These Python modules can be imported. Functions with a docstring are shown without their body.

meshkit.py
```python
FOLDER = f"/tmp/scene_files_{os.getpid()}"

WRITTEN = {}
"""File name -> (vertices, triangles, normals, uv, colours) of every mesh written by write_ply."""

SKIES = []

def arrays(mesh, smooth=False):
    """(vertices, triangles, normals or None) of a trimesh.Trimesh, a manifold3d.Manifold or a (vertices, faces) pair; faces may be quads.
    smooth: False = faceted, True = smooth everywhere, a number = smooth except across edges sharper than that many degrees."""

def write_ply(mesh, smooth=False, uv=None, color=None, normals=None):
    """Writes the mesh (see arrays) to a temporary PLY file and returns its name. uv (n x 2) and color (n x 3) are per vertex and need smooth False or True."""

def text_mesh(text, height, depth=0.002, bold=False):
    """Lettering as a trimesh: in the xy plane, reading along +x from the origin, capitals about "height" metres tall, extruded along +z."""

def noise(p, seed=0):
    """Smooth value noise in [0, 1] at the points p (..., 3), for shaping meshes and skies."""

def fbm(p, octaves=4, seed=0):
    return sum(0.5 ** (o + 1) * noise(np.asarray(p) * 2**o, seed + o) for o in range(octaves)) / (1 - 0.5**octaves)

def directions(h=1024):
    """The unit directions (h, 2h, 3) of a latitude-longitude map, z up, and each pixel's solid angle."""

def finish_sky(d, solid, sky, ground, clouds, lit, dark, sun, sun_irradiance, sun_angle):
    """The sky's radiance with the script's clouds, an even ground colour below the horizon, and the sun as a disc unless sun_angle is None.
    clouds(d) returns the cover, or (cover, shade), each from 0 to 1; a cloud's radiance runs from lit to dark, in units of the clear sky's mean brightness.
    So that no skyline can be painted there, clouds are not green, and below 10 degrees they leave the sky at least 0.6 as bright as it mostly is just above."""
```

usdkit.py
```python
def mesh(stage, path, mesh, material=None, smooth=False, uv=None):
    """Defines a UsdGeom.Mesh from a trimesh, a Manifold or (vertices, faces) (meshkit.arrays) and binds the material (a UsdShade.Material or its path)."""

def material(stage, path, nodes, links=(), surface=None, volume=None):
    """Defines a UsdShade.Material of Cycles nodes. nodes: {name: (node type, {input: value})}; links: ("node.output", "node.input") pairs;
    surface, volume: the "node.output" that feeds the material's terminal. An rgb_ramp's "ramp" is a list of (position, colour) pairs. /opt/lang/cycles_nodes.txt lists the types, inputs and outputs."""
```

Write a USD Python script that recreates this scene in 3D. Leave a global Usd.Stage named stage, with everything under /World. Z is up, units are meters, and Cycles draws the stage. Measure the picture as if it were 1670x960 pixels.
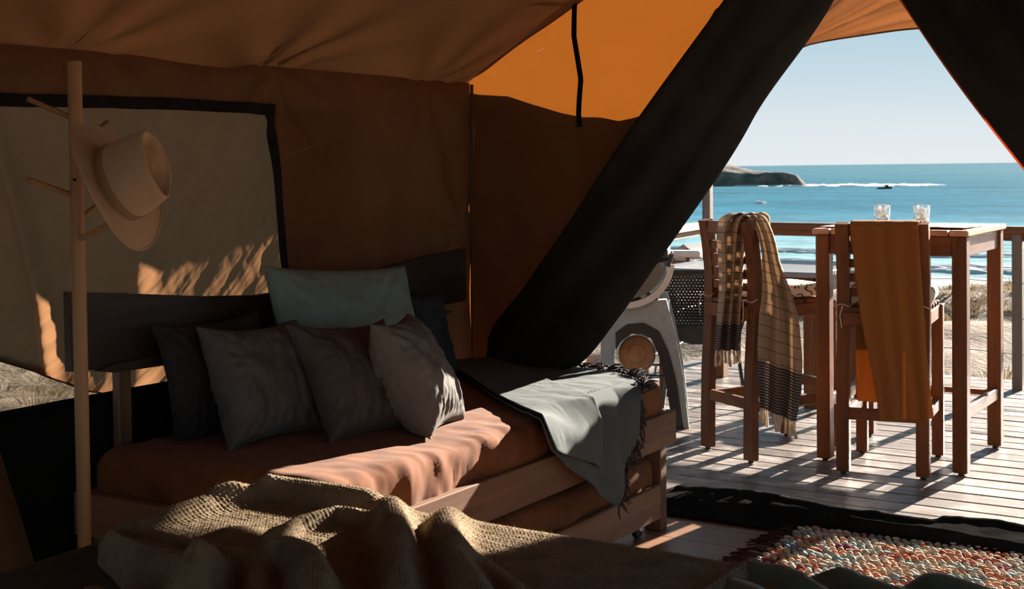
import math, random
import numpy as np, trimesh
import usdkit, meshkit
from pxr import Usd, UsdGeom, UsdLux, UsdShade, Gf, Sdf, Vt
from shapely.geometry import Polygon, Point, box as sbox

stage = Usd.Stage.CreateInMemory()
UsdGeom.SetStageUpAxis(stage, 'Z'); UsdGeom.SetStageMetersPerUnit(stage, 1.0)
UsdGeom.Xform.Define(stage, '/World'); UsdGeom.Scope.Define(stage, '/World/Looks')
PI = math.pi

# ---------------------------------------------------------------- camera, sky, sun, exposure
# x runs along the front of the tent, y out to the sea, z up; floor and deck lie at z = 0
F_PX, TH, PITCH, ROLL, EYE = 2150.0, math.radians(32.5), math.atan(60 / 2150.0), 0.0125, 1.336
_f0 = np.array([-math.sin(TH), math.cos(TH), 0]); _r0 = np.array([math.cos(TH), math.sin(TH), 0]); _z = np.array([0, 0, 1.0])
FWD = _f0 * math.cos(PITCH) - _z * math.sin(PITCH); _u1 = _z * math.cos(PITCH) + _f0 * math.sin(PITCH)
RGT = _r0 * math.cos(ROLL) - _u1 * math.sin(ROLL); UPV = _u1 * math.cos(ROLL) + _r0 * math.sin(ROLL)
cam = UsdGeom.Camera.Define(stage, '/World/camera')
cam.CreateHorizontalApertureAttr(36.0); cam.CreateFocalLengthAttr(36.0 * F_PX / 1670)
cam.CreateVerticalApertureOffsetAttr(-145.0 / 1670 * 36.0)
cam.CreateFStopAttr(11.0); cam.CreateFocusDistanceAttr(4.2)
cam.CreateClippingRangeAttr(Gf.Vec2f(0.05, 60000))
cam.CreateExposureAttr(0.28)
cam.AddTransformOp().Set(Gf.Matrix4d(*RGT, 0, *UPV, 0, *(-FWD), 0, 0, 0, EYE, 1))

SUN_AZ, SUN_EL, SUN_E = math.radians(7.5), math.radians(17.2), 7.4
sun = UsdLux.DistantLight.Define(stage, '/World/sun')
sun.CreateIntensityAttr(SUN_E); sun.CreateAngleAttr(0.55); sun.CreateNormalizeAttr(True); sun.CreateColorAttr(Gf.Vec3f(1.0, 0.885, 0.765))
to_sun = np.array([math.sin(SUN_AZ) * math.cos(SUN_EL), math.cos(SUN_AZ) * math.cos(SUN_EL), math.sin(SUN_EL)])
_sx = np.cross([0, 0, 1.0], to_sun); _sx /= np.linalg.norm(_sx); _sy = np.cross(to_sun, _sx)
sun.AddTransformOp().Set(Gf.Matrix4d(*_sx, 0, *_sy, 0, *to_sun, 0, 0, 0, 30, 1))

sky_mat = usdkit.material(stage, '/World/Looks/sky_air', {
    'tc': ('texture_coordinate', {}), 's': ('separate_xyz', {}),
    'r': ('rgb_ramp', {'ramp': [(0.0, (.66, .69, .71)), (.03, (.60, .665, .70)), (.07, (.465, .585, .65)), (.11, (.36, .52, .61)), (.3, (.22, .40, .53)), (1.0, (.12, .25, .38))]}),
    'b': ('background_shader', {'strength': 1.0})},
    [('tc.generated', 's.vector'), ('s.z', 'r.fac'), ('r.color', 'b.color')], surface='b.background')
dome = UsdLux.DomeLight.Define(stage, '/World/sky'); dome.CreateIntensityAttr(1.0)
UsdShade.MaterialBindingAPI.Apply(dome.GetPrim()).Bind(sky_mat)

# ---------------------------------------------------------------- helpers: prims
_used = {}
def numbered(path):
    n = _used.get(path, 0); _used[path] = n + 1
    return path if n == 0 else f'{path}_{n:03d}'

def tag(prim, label=None, cat=None, group=None, kind=None):
    p = prim.GetPrim() if hasattr(prim, 'GetPrim') else prim
    for k, v in (('label', label), ('category', cat), ('group', group), ('kind', kind)):
        if v: p.SetCustomDataByKey(k, v)
    return prim

def thing(name, label, cat, loc=(0, 0, 0), rotz=0.0, group=None, kind=None, mat4=None):
    x = UsdGeom.Xform.Define(stage, numbered('/World/' + name))
    if mat4 is not None:
        x.AddTransformOp().Set(Gf.Matrix4d(*[float(v) for v in np.asarray(mat4).T.ravel()]))
    else:
        x.AddTranslateOp().Set(Gf.Vec3d(*map(float, loc)))
        if rotz: x.AddRotateZOp().Set(math.degrees(rotz))
    return tag(x, label, cat, group, kind)

def obj(name, mesh, mat, parent=None, smooth=35, uv=None, label=None, kind=None, loc=None):
    base = str(parent.GetPath()) if parent is not None else '/World'
    m = usdkit.mesh(stage, numbered(f'{base}/{name}'), mesh, mat, smooth=smooth, uv=uv)
    if loc is not None: UsdGeom.Xformable(m).AddTranslateOp().Set(Gf.Vec3d(*map(float, loc)))
    if label or kind: tag(m, label, None, None, kind)
    return m

def struct(name, mesh, mat, label, smooth=35, cat='structure'):
    return tag(obj(name, mesh, mat, None, smooth), label, cat, None, 'structure')

# ---------------------------------------------------------------- helpers: meshes
def stk(xs, axis=0): return np.stack(np.broadcast_arrays(*xs), axis)
def T(v, f): return trimesh.Trimesh(np.asarray(v, float), np.asarray(f, int), process=False)
def cat(ms): return trimesh.util.concatenate(list(ms))

def rbox(size, c=(0, 0, 0), bev=.003):
    h = np.array(size, float) / 2; b = min(bev, h.min() * .49); pts = []
    for s in np.ndindex(2, 2, 2):
        s = np.array(s) * 2 - 1
        for k in range(3):
            e = h - b; e[k] = h[k]
            pts.append(s * e)
    m = trimesh.convex.convex_hull(np.array(pts)); m.apply_translation(c)
    return m

def frame_of(d, up=(0, 0, 1)):
    d = np.asarray(d, float); d = d / np.linalg.norm(d); up = np.asarray(up, float)
    if abs(d @ up) > .98: up = np.array([1.0, 0, 0]) if abs(d[0]) < .9 else np.array([0, 1.0, 0])
    x = np.cross(up, d); x /= np.linalg.norm(x)
    return x, np.cross(d, x), d

def beam(p0, p1, w, h, bev=.003, up=(0, 0, 1)):
    p0, p1 = np.asarray(p0, float), np.asarray(p1, float)
    x, y, z = frame_of(p1 - p0, up); L = np.linalg.norm(p1 - p0)
    m = rbox((w, h, L), bev=bev); M = np.eye(4); M[:3, 0], M[:3, 1], M[:3, 2], M[:3, 3] = x, y, z, (p0 + p1) / 2
    m.apply_transform(M); return m

def sweep(path, prof, closed_prof=True, scale=None, caps=True, up=(0, 0, 1)):
    P = np.asarray(path, float); n = len(P); prof = np.asarray(prof, float); k = len(prof)
    t = np.gradient(P, axis=0); t /= np.linalg.norm(t, axis=1)[:, None] + 1e-12
    x, y, _ = frame_of(t[0], up); V = []
    for i in range(n):
        if i:
            x = x - (x @ t[i]) * t[i]; x /= np.linalg.norm(x); y = np.cross(t[i], x)
        s = 1 if scale is None else scale[i]
        V.append(P[i] + s * (prof[:, :1] * x + prof[:, 1:] * y))
    V = np.vstack(V); Fc = []
    for i in range(n - 1):
        for j in range(k if closed_prof else k - 1):
            a, b = i * k + j, i * k + (j + 1) % k
            Fc += [[a, b, b + k], [a, b + k, a + k]]
    if caps and closed_prof:
        c0, c1 = len(V), len(V) + 1
        V = np.vstack([V, V[:k].mean(0), V[(n - 1) * k:n * k].mean(0)])
        for j in range(k):
            Fc += [[c0, (j + 1) % k, j], [c1, (n - 1) * k + j, (n - 1) * k + (j + 1) % k]]
    return T(V, Fc)

def circ(r, n=8): return [(r * math.cos(2 * PI * i / n), r * math.sin(2 * PI * i / n)) for i in range(n)]
def tube(path, r, n=8, scale=None): return sweep(path, circ(r, n), scale=scale)
def rod(p0, p1, r, n=12): return tube([p0, p1], r, n)

def grid_faces(n, m):
    i, j = np.meshgrid(np.arange(n - 1), np.arange(m - 1), indexing='ij'); a = (i * m + j).ravel()
    return np.vstack([stk([a, a + m, a + m + 1], 1), stk([a, a + m + 1, a + 1], 1)])

def sheet(P): return T(P.reshape(-1, 3), grid_faces(*P.shape[:2]))

def normals(P):
    du, dv = np.gradient(P, axis=0), np.gradient(P, axis=1); n = np.cross(du, dv)
    return n / (np.linalg.norm(n, axis=2, keepdims=True) + 1e-12)

def solid(P, th):
    """a cloth of thickness th: P and P moved against its normals, joined round the rim"""
    n, m = P.shape[:2]; N = normals(P); A, B = P.reshape(-1, 3), (P - N * th).reshape(-1, 3); f = grid_faces(n, m); k = n * m
    rim = [i * m for i in range(n)] + [(n - 1) * m + j for j in range(1, m)] + [i * m + m - 1 for i in range(n - 2, -1, -1)] + [j for j in range(m - 2, 0, -1)]
    r = np.array(rim); q = np.roll(r, -1)
    return T(np.vstack([A, B]), np.vstack([f, f[:, ::-1] + k, stk([r, r + k, q + k], 1), stk([r, q + k, q], 1)]))

def lathe(prof, n=32):
    prof = np.asarray(prof, float); k = len(prof); a = np.arange(n) * 2 * PI / n
    V = stk([np.outer(np.cos(a), prof[:, 0]), np.outer(np.sin(a), prof[:, 0]), np.tile(prof[:, 1], (n, 1))], 2).reshape(-1, 3); Fc = []
    for i in range(n):
        for j in range(k - 1):
            p, q = i * k + j, ((i + 1) % n) * k + j
            Fc += [[p, q, q + 1], [p, q + 1, p + 1]]
    return T(V, Fc)

def rounded(size, r, res):
    """rounded box on a fine grid (for mattresses), centred; returns (mesh, outward directions)"""
    h = np.array(size, float) / 2; V, Fc, base = [], [], 0
    for ax in range(3):
        o = [k for k in range(3) if k != ax]; n0, n1 = (max(4, int(size[k] / res)) for k in o)
        g0, g1 = np.meshgrid(np.linspace(-h[o[0]], h[o[0]], n0), np.linspace(-h[o[1]], h[o[1]], n1), indexing='ij')
        for s in (-1, 1):
            p = np.zeros(g0.shape + (3,)); p[..., o[0]], p[..., o[1]], p[..., ax] = g0, g1, s * h[ax]
            f = grid_faces(n0, n1)
            if (s > 0) == (ax == 1): f = f[:, ::-1]
            V.append(p.reshape(-1, 3)); Fc.append(f + base); base += n0 * n1
    V = np.vstack(V); inner = np.clip(V, -(h - r), h - r); d = V - inner; d /= np.linalg.norm(d, axis=1)[:, None] + 1e-12
    m = trimesh.Trimesh(inner + d * r, np.vstack(Fc), process=False); m.merge_vertices(digits_vertex=5); m.fix_normals()
    return m

def fbm(P, s, oc=4, seed=0): return meshkit.fbm(np.asarray(P, float) * s + 37.7, oc, seed) - .5
def sst(x): x = np.clip(x, 0, 1); return x * x * (3 - 2 * x)
def along(pts, t):
    pts = np.asarray(pts, float); d = np.r_[0, np.cumsum(np.linalg.norm(np.diff(pts, axis=0), axis=1))]; d /= d[-1]
    return stk([np.interp(t, d, pts[:, k]) for k in range(pts.shape[1])], -1)
def smooth_path(pts, n):
    from scipy.interpolate import PchipInterpolator
    pts = np.asarray(pts, float); d = np.r_[0, np.cumsum(np.linalg.norm(np.diff(pts, axis=0), axis=1))]
    return PchipInterpolator(d / d[-1], pts, axis=0)(np.linspace(0, 1, n))

# ---------------------------------------------------------------- helpers: materials
def M(name, nodes, links, surface): return usdkit.material(stage, '/World/Looks/' + name, nodes, links, surface=surface)

def fabric(name, c1, c2, scale=30, rough=.95, weave=1200, bump=.25, sheen=.0, transl=0.0, tcol=None, spec=.15, stretch=(1, 1, 1)):
    n = {'tc': ('texture_coordinate', {}), 'mp': ('mapping', {'scale': stretch}), 'n': ('noise_texture', {'scale': scale, 'detail': 4.0, 'roughness': .6}), 'r': ('rgb_ramp', {'ramp': [(.32, c1), (.68, c2)]}),
         'w': ('noise_texture', {'scale': weave, 'detail': 1.0}), 'b': ('bump', {'strength': bump, 'distance': .0015}),
         'p': ('principled_bsdf', {'roughness': rough, 'sheen_weight': sheen, 'specular_ior_level': spec})}
    l = [('tc.object', 'mp.vector'), ('mp.vector', 'n.vector'), ('mp.vector', 'w.vector'), ('n.fac', 'r.fac'), ('r.color', 'p.base_color'), ('w.fac', 'b.height'), ('b.normal', 'p.normal')]
    s = 'p.BSDF'
    if transl:
        n['t'] = ('translucent_bsdf', {'color': tcol or c2}); n['x'] = ('mix_closure', {'fac': transl})
        l += [('p.BSDF', 'x.closure1'), ('t.BSDF', 'x.closure2')]; s = 'x.closure'
    return M(name, n, l, s)

def wood(name, c1, c2, axis, rough=.55, grain=28, bump=.15, spec=.35, vary=.25, blotch=None):
    sc = [1.0, 1.0, 1.0]; sc['xyz'.index(axis)] = .06
    n = {'tc': ('texture_coordinate', {}), 'oi': ('object_info', {}), 'cx': ('combine_xyz', {}), 'mul': ('math', {'math_type': 'multiply', 'value2': 17.0}), 'ad': ('vector_math', {'math_type': 'add'}),
         'mp': ('mapping', {'scale': sc}), 'n': ('noise_texture', {'scale': grain, 'detail': 6.0, 'roughness': .65, 'distortion': .6}), 'r': ('rgb_ramp', {'ramp': [(.3, c1), (.7, c2)]}),
         'fine': ('noise_texture', {'scale': grain * 9, 'detail': 2.0}), 'b': ('bump', {'strength': bump, 'distance': .002}),
         'hv': ('math', {'math_type': 'multiply_add', 'value2': 2 * vary, 'value3': 1 - vary}), 'h': ('hsv', {}),
         'p': ('principled_bsdf', {'roughness': rough, 'specular_ior_level': spec})}
    l = [('oi.random', 'mul.value1'), ('mul.value', 'cx.x'), ('mul.value', 'cx.y'), ('tc.object', 'ad.vector1'), ('cx.vector', 'ad.vector2'), ('ad.vector', 'mp.vector'), ('mp.vector', 'n.vector'), ('mp.vector', 'fine.vector'), ('n.fac', 'r.fac'),
         ('oi.random', 'hv.value1'), ('hv.value', 'h.value'), ('r.color', 'h.color'), ('fine.fac', 'b.height'), ('b.normal', 'p.normal')]
    last = 'h.color'
    if blotch:
        n['bn'] = ('noise_texture', {'scale': 5.0, 'detail': 5.0, 'roughness': .65}); n['br'] = ('rgb_ramp', {'ramp': [(.48, (0, 0, 0)), (.68, (1, 1, 1))]}); n['bm'] = ('mix_color', {'b': blotch})
        l += [('ad.vector', 'bn.vector'), ('bn.fac', 'br.fac'), ('br.color', 'bm.fac'), ('h.color', 'bm.a')]; last = 'bm.result'
    l.append((last, 'p.base_color'))
    return M(name, n, l, 'p.BSDF')

def plain(name, c, rough=.5, metallic=0.0, spec=.4, noise=.0):
    n = {'p': ('principled_bsdf', {'base_color': c, 'roughness': rough, 'metallic': metallic, 'specular_ior_level': spec})}; l = []
    if noise:
        n |= {'tc': ('texture_coordinate', {}), 'n': ('noise_texture', {'scale': 25.0, 'detail': 5.0}), 'r': ('rgb_ramp', {'ramp': [(.3, tuple(v * (1 - noise) for v in c)), (.7, tuple(min(1, v * (1 + noise)) for v in c))]})}
        l = [('tc.object', 'n.vector'), ('n.fac', 'r.fac'), ('r.color', 'p.base_color')]
    return M(name, n, l, 'p.BSDF')

m_canvas = fabric('canvas_brown', (.112, .051, .0235), (.14, .064, .030), 6, .9, 900, .3, transl=.048, tcol=(.30, .12, .045))
m_roof = fabric('canvas_roof', (.112, .050, .0225), (.14, .063, .029), 5, .9, 900, .3, transl=.048, tcol=(.30, .115, .04))
m_front = fabric('canvas_front', (.13, .060, .027), (.16, .073, .033), 6, .9, 900, .3, transl=.066, tcol=(.60, .175, .022))
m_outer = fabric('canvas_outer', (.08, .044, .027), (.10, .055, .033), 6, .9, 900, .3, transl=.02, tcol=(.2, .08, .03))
m_awn = fabric('canvas_awning', (.22, .09, .036), (.27, .11, .045), 6, .9, 900, .3, transl=.085, tcol=(.55, .20, .06))
m_winflap = fabric('canvas_window', (.16, .075, .032), (.21, .10, .043), 9, .9, 700, .5, transl=.20, tcol=(.86, .43, .20))
m_black = fabric('black_canvas', (.009, .0085, .008), (.014, .0135, .013), 8, .95, 900, .35, spec=.0)
m_curtain = fabric('door_canvas', (.017, .0158, .0142), (.026, .024, .0215), 7, .9, 800, .35, spec=.1)
m_pipe = fabric('orange_piping', (.50, .20, .09), (.56, .23, .11), 20, .9, 900, .2, transl=.4, tcol=(.75, .26, .11))
m_binding = fabric('black_binding', (.008, .007, .007), (.014, .012, .011), 20, .9, 1200, .3)
m_rust = fabric('rust_velvet', (.118, .0405, .0140), (.180, .065, .0225), 14, .92, 1400, .25, sheen=.05)
m_pine = wood('pine_pole', (.32, .17, .068), (.41, .235, .10), 'z', .5, 16, .1)
m_peg = wood('pine_peg', (.27, .15, .065), (.35, .20, .09), 'y', .5, 16, .1)
dk = ((.022, .014, .010), (.05, .034, .026))
m_dark_y = wood('dark_board', *dk, 'y', .5, 18, .15)
m_dark_z = wood('dark_post', (.10, .055, .03), (.15, .085, .05), 'z', .55, 18, .15)
m_bed_y = wood('bed_timber_long', (.13, .066, .038), (.25, .135, .082), 'y', .75, 14, .2, spec=.15, vary=.12)
m_bed_x = wood('bed_timber_cross', (.19, .088, .047), (.30, .15, .085), 'x', .75, 14, .2, spec=.15, vary=.12)
m_bed_z = wood('bed_timber_leg', (.12, .062, .037), (.18, .10, .06), 'z', .75, 14, .2, spec=.15, vary=.12)
st = ((.085, .030, .0105), (.18, .066, .023))
m_st = {a: wood('stained_timber_' + a, *st, a, .5, 20, .15, spec=.22, vary=.18) for a in 'xyz'}
m_deck = wood('deck_timber', (.065, .048, .039), (.185, .155, .135), 'x', .42, 16, .35, .25, .28, blotch=(.30, .272, .252))
m_floor = wood('floor_timber', (.17, .082, .043), (.25, .13, .07), 'x', .38, 9, .08, .45, .1)
m_grey = plain('grey_plastic', (.27, .295, .283), .45, noise=.1)
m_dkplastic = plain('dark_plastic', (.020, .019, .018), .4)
m_alu = plain('cast_aluminium', (.55, .54, .52), .35, .7)
m_white = plain('pale_plastic', (.62, .60, .57), .5)
m_steel = plain('wire_steel', (.30, .29, .28), .4, .8)
m_string = fabric('pale_string', (.55, .42, .28), (.62, .48, .33), 60)

R = random.Random(7)
RN = np.random.default_rng(11)

# ================================================================ LARGE STRUCTURE
# ---- tent shell
EAVE_B, EAVE_Z, RIDGE_B, RIDGE_Z, RIGHT_B, FRONT_A, BACK_A = -3.15, 1.70, -1.40, 2.715, .38, 4.62, -1.3

def wall_left_at(a, z):
    """x of the left wall: slack canvas"""
    a, z = np.broadcast_arrays(np.asarray(a, float), np.asarray(z, float)); P = stk([a * 0, a, z], -1)
    w = 0
    for fa, fz, am, k in ((2.60, 1.72, .016, 9), (3.42, 1.72, .020, 8), (4.30, 1.70, .014, 8), (3.44, 1.55, .008, 7), (4.55, 1.1, .016, 6)):
        r = np.hypot(a - fa, z - fz); w = w + am * np.sin(k * np.arctan2(z - fz, a - fa)) * np.exp(-r / .38) * sst(r / .10)
    return EAVE_B + .035 * fbm(P, 1.7, 3, 2) + (.018 * fbm(P * [1, 1, .45], 6, 3, 3) + w) * sst((1.7 - z) / .06)

def win_right(z): return 3.397 + (1.545 - z) * .09
def patch(a0, a1, z0, z1, na, nz):
    z = np.linspace(z0, z1, nz)[:, None]; t = np.linspace(0, 1, na)[None]
    A0 = a0(z) if callable(a0) else a0; A1 = a1(z) if callable(a1) else a1
    A = A0 + (A1 - A0) * t; Z = z + 0 * A
    return sheet(stk([wall_left_at(A, Z), A, Z], -1))
WT, WB, WL = 1.545, .667, .55
struct('wall_left', cat([patch(BACK_A, FRONT_A, WT, EAVE_Z, 240, 14), patch(win_right, FRONT_A, WB, WT, 60, 50), patch(BACK_A, WL, WB, WT, 50, 30), patch(BACK_A, FRONT_A, 0, WB, 160, 24)]), m_canvas,
       'brown canvas side wall of the tent behind the daybed', True)

def roof(b0, z0, b1, z1, seed):
    a = np.linspace(BACK_A, FRONT_A + .02, 150)[:, None]; t = np.linspace(0, 1, 60)[None]
    B = b0 + (b1 - b0) * t + 0 * a; Z = z0 + (z1 - z0) * t + 0 * a; A = a + 0 * B
    edge = 4 * t * (1 - t)
    P = stk([B, A, Z], -1)
    # pulls: the cloth hangs between the fixings along the eave
    Z = Z - .05 * edge * (1 + .5 * np.sin(A * 2.1 + seed)) + .05 * fbm(P, 1.5, 3, seed) * edge + .012 * np.sin(A * 5.2 + 1.0 + 2 * t) * np.exp(-((t - .06) / .1) ** 2) * (t > .0) - .012 * np.exp(-(t / .03) ** 2) * (1 - np.exp(-(t / .006) ** 2)) * 1.2
    for fa, am, k in ((2.60, .020, 9), (3.42, .026, 8), (4.35, .016, 9), (1.6, .02, 8)):
        r = np.hypot(A - fa, (t - .0) * abs(b1 - b0)); Z = Z + .55 * am * np.sin(k * np.arctan2(t * abs(b1 - b0), A - fa)) * np.exp(-r / .5) * sst(r / .12)
    return sheet(stk([B, A, Z], -1))
struct('ceiling', cat([roof(EAVE_B - .06, EAVE_Z - .022, RIDGE_B, RIDGE_Z, 1), roof(RIGHT_B + .04, EAVE_Z - .015, RIDGE_B, RIDGE_Z, 5)]), m_roof, 'sloping brown canvas ceiling of the tent', True)

def poly_wall(poly, a, res, disp):
    m = trimesh.creation.triangulate_polygon(poly, engine='earcut')
    v, f = m
    v, f = trimesh.remesh.subdivide_to_size(np.c_[v, np.zeros(len(v))], f, res)
    mm = trimesh.Trimesh(v, f); mm.merge_vertices()
    x, z = mm.vertices[:, 0].copy(), mm.vertices[:, 1].copy()
    mm.vertices = stk([x, a + disp(x, z), z], 1)
    return mm
def fr_disp(x, z):
    P = stk([x, x * 0, z], -1)
    return .05 * fbm(P, 2.2, 3, 9) + .02 * fbm(P * [1, 1, .35], 7, 3, 4)
DOOR_L = [(-1.62, 2.2), (-1.85, 1.942), (-2.31, 1.39), (-2.71, .879), (-2.90, .62)]
door_hole = Polygon([(-1.42, 2.3)] + DOOR_L + [(-2.90, -.1), (.02, -.1), (.02, .2)])
gable = Polygon([(EAVE_B - .06, 0), (EAVE_B - .06, EAVE_Z - .03), (RIDGE_B, RIDGE_Z), (RIGHT_B + .06, EAVE_Z - .03), (RIGHT_B + .06, 0)]).difference(door_hole)
struct('wall_front', cat([poly_wall(g, FRONT_A, .06, fr_disp) for g in getattr(gable, 'geoms', [gable])]), m_front, 'sunlit orange canvas front wall with the tent doorway', True)
rw = Polygon([(BACK_A, 0), (FRONT_A, 0), (FRONT_A, EAVE_Z), (BACK_A, EAVE_Z)]).difference(sbox(.2, .60, 4.0, 1.60))
mr = poly_wall(rw, 0, .2, lambda x, z: 0 * x); v = mr.vertices; mr.vertices = stk([RIGHT_B + 0 * v[:, 0], v[:, 0], v[:, 2]], 1)
struct('wall_right', mr, m_canvas, 'brown canvas wall on the right side of the tent, with an open mesh window', True)
bw = Polygon([(EAVE_B, 0), (EAVE_B, EAVE_Z), (RIDGE_B, RIDGE_Z), (RIGHT_B, EAVE_Z), (RIGHT_B, 0)]).difference(Polygon([(-2.75, .05), (-2.75, 1.1), (-1.4, 2.45), (-.05, 1.1), (-.05, .05)]))
struct('wall_back', poly_wall(bw, BACK_A, .2, lambda x, z: 0 * x), m_canvas, 'brown canvas rear wall of the tent, with an open doorway', True)

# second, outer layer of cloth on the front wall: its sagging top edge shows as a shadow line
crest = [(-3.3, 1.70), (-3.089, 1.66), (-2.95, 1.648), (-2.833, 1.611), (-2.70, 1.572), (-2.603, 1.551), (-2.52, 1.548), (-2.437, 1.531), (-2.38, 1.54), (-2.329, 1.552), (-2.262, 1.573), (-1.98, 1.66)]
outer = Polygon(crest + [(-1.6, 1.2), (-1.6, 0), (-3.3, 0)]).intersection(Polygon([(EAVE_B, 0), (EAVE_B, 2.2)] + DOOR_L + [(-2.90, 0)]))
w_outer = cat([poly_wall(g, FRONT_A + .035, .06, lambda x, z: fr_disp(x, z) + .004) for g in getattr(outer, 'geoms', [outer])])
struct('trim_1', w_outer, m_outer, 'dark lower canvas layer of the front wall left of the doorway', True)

# inner corner post sleeve and seam where the side wall meets the front wall
z = np.linspace(0, 1.69, 30)
struct('trim_2', tube(stk([EAVE_B + .035 + .006 * np.sin(z * 5), 4.575 + .006 * np.cos(z * 7), z], 1),   .007, 8), m_outer, 'canvas seam sleeve in the corner of the tent', True)

# ---- floor inside, of long boards
fl = thing('floor', 'brown timber board floor inside the tent', 'floor', kind='structure')
a0 = BACK_A; wv = .186
while a0 < 4.60:
    a1 = min(a0 + wv, 4.62)
    obj('floor_board', rbox((RIGHT_B - EAVE_B, a1 - a0 - .0015, .03), ((RIGHT_B + EAVE_B) / 2, (a0 + a1) / 2, -.015), .0015), m_floor, fl, 30)
    a0 += wv
# ---- deck outside
dk_ = thing('deck', 'weathered timber plank deck in front of the tent', 'deck', kind='structure')
a0 = 4.63; pw = .1375
k = 0
while a0 < 8.42:
    cuts = [-3.85, 1.6]
    for x0, x1 in zip(cuts[:-1], cuts[1:]):
        dz = R.uniform(-.0015, .0015)
        mb = rbox((x1 - x0 - .003, pw - .009, .032), (0, 0, 0), .004)
        mb.apply_transform(trimesh.transformations.rotation_matrix(R.uniform(-.0012, .0012), [0, 0, 1])); mb.apply_translation([(x0 + x1) / 2, a0 + pw / 2, -.016 + dz])
        obj('deck_plank', mb, m_deck, dk_, 30)
    a0 += pw; k += 1
for x in (-3.6, -2.6, -1.6, -.6, .4, 1.3):
    obj('joist', rbox((.06, 3.75, .14), (x, 6.53, -.105)), m_st['y'], dk_)
for x in (-3.6, -1.6, .4):
    for a in (4.9, 6.6, 8.3):
        obj('pile', rbox((.1, .1, 1.1), (x, a, -.72)), m_st['z'], dk_)

# ---- ground, beach and sea
def ground_z(x, y):
    P = stk([x, y, 0 * x], -1); d = np.clip((y - 8.5 + .12 * np.maximum(0, -x - 6)) / 52, 0, 1.6)
    zz = np.interp(y + .12 * np.maximum(0, -x - 6), [0, 8, 14, 24, 32, 46, 58, 70, 90, 110], [-1.0, -1.0, -1.5, -1.0, -2.2, -3.9, -4.35, -4.75, -5.6, -7])
    am = np.clip((y + 2) / 14, .35, 1) * (1 - sst((d - .55) / .35))
    near = 1 - sst((np.hypot(np.maximum(0, np.abs(x + 1.3) - 2.6), np.maximum(0, np.abs(y - 3.6) - 4.9))) / 2.5)
    return zz + am * (1.5 * fbm(P, .13, 4, 21) + .5 * fbm(P, .55, 3, 22)) * (1 - near) - .25 * near
ys = np.r_[np.linspace(-14, 8, 60), np.linspace(8.3, 30, 110), np.linspace(30.6, 100, 80)]
xs = np.r_[np.linspace(-150, -40, 40), np.linspace(-39, -3, 150), np.linspace(-2.7, 14, 60), np.linspace(15, 60, 25)]
X, Y = np.meshgrid(xs, ys, indexing='ij')
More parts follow.
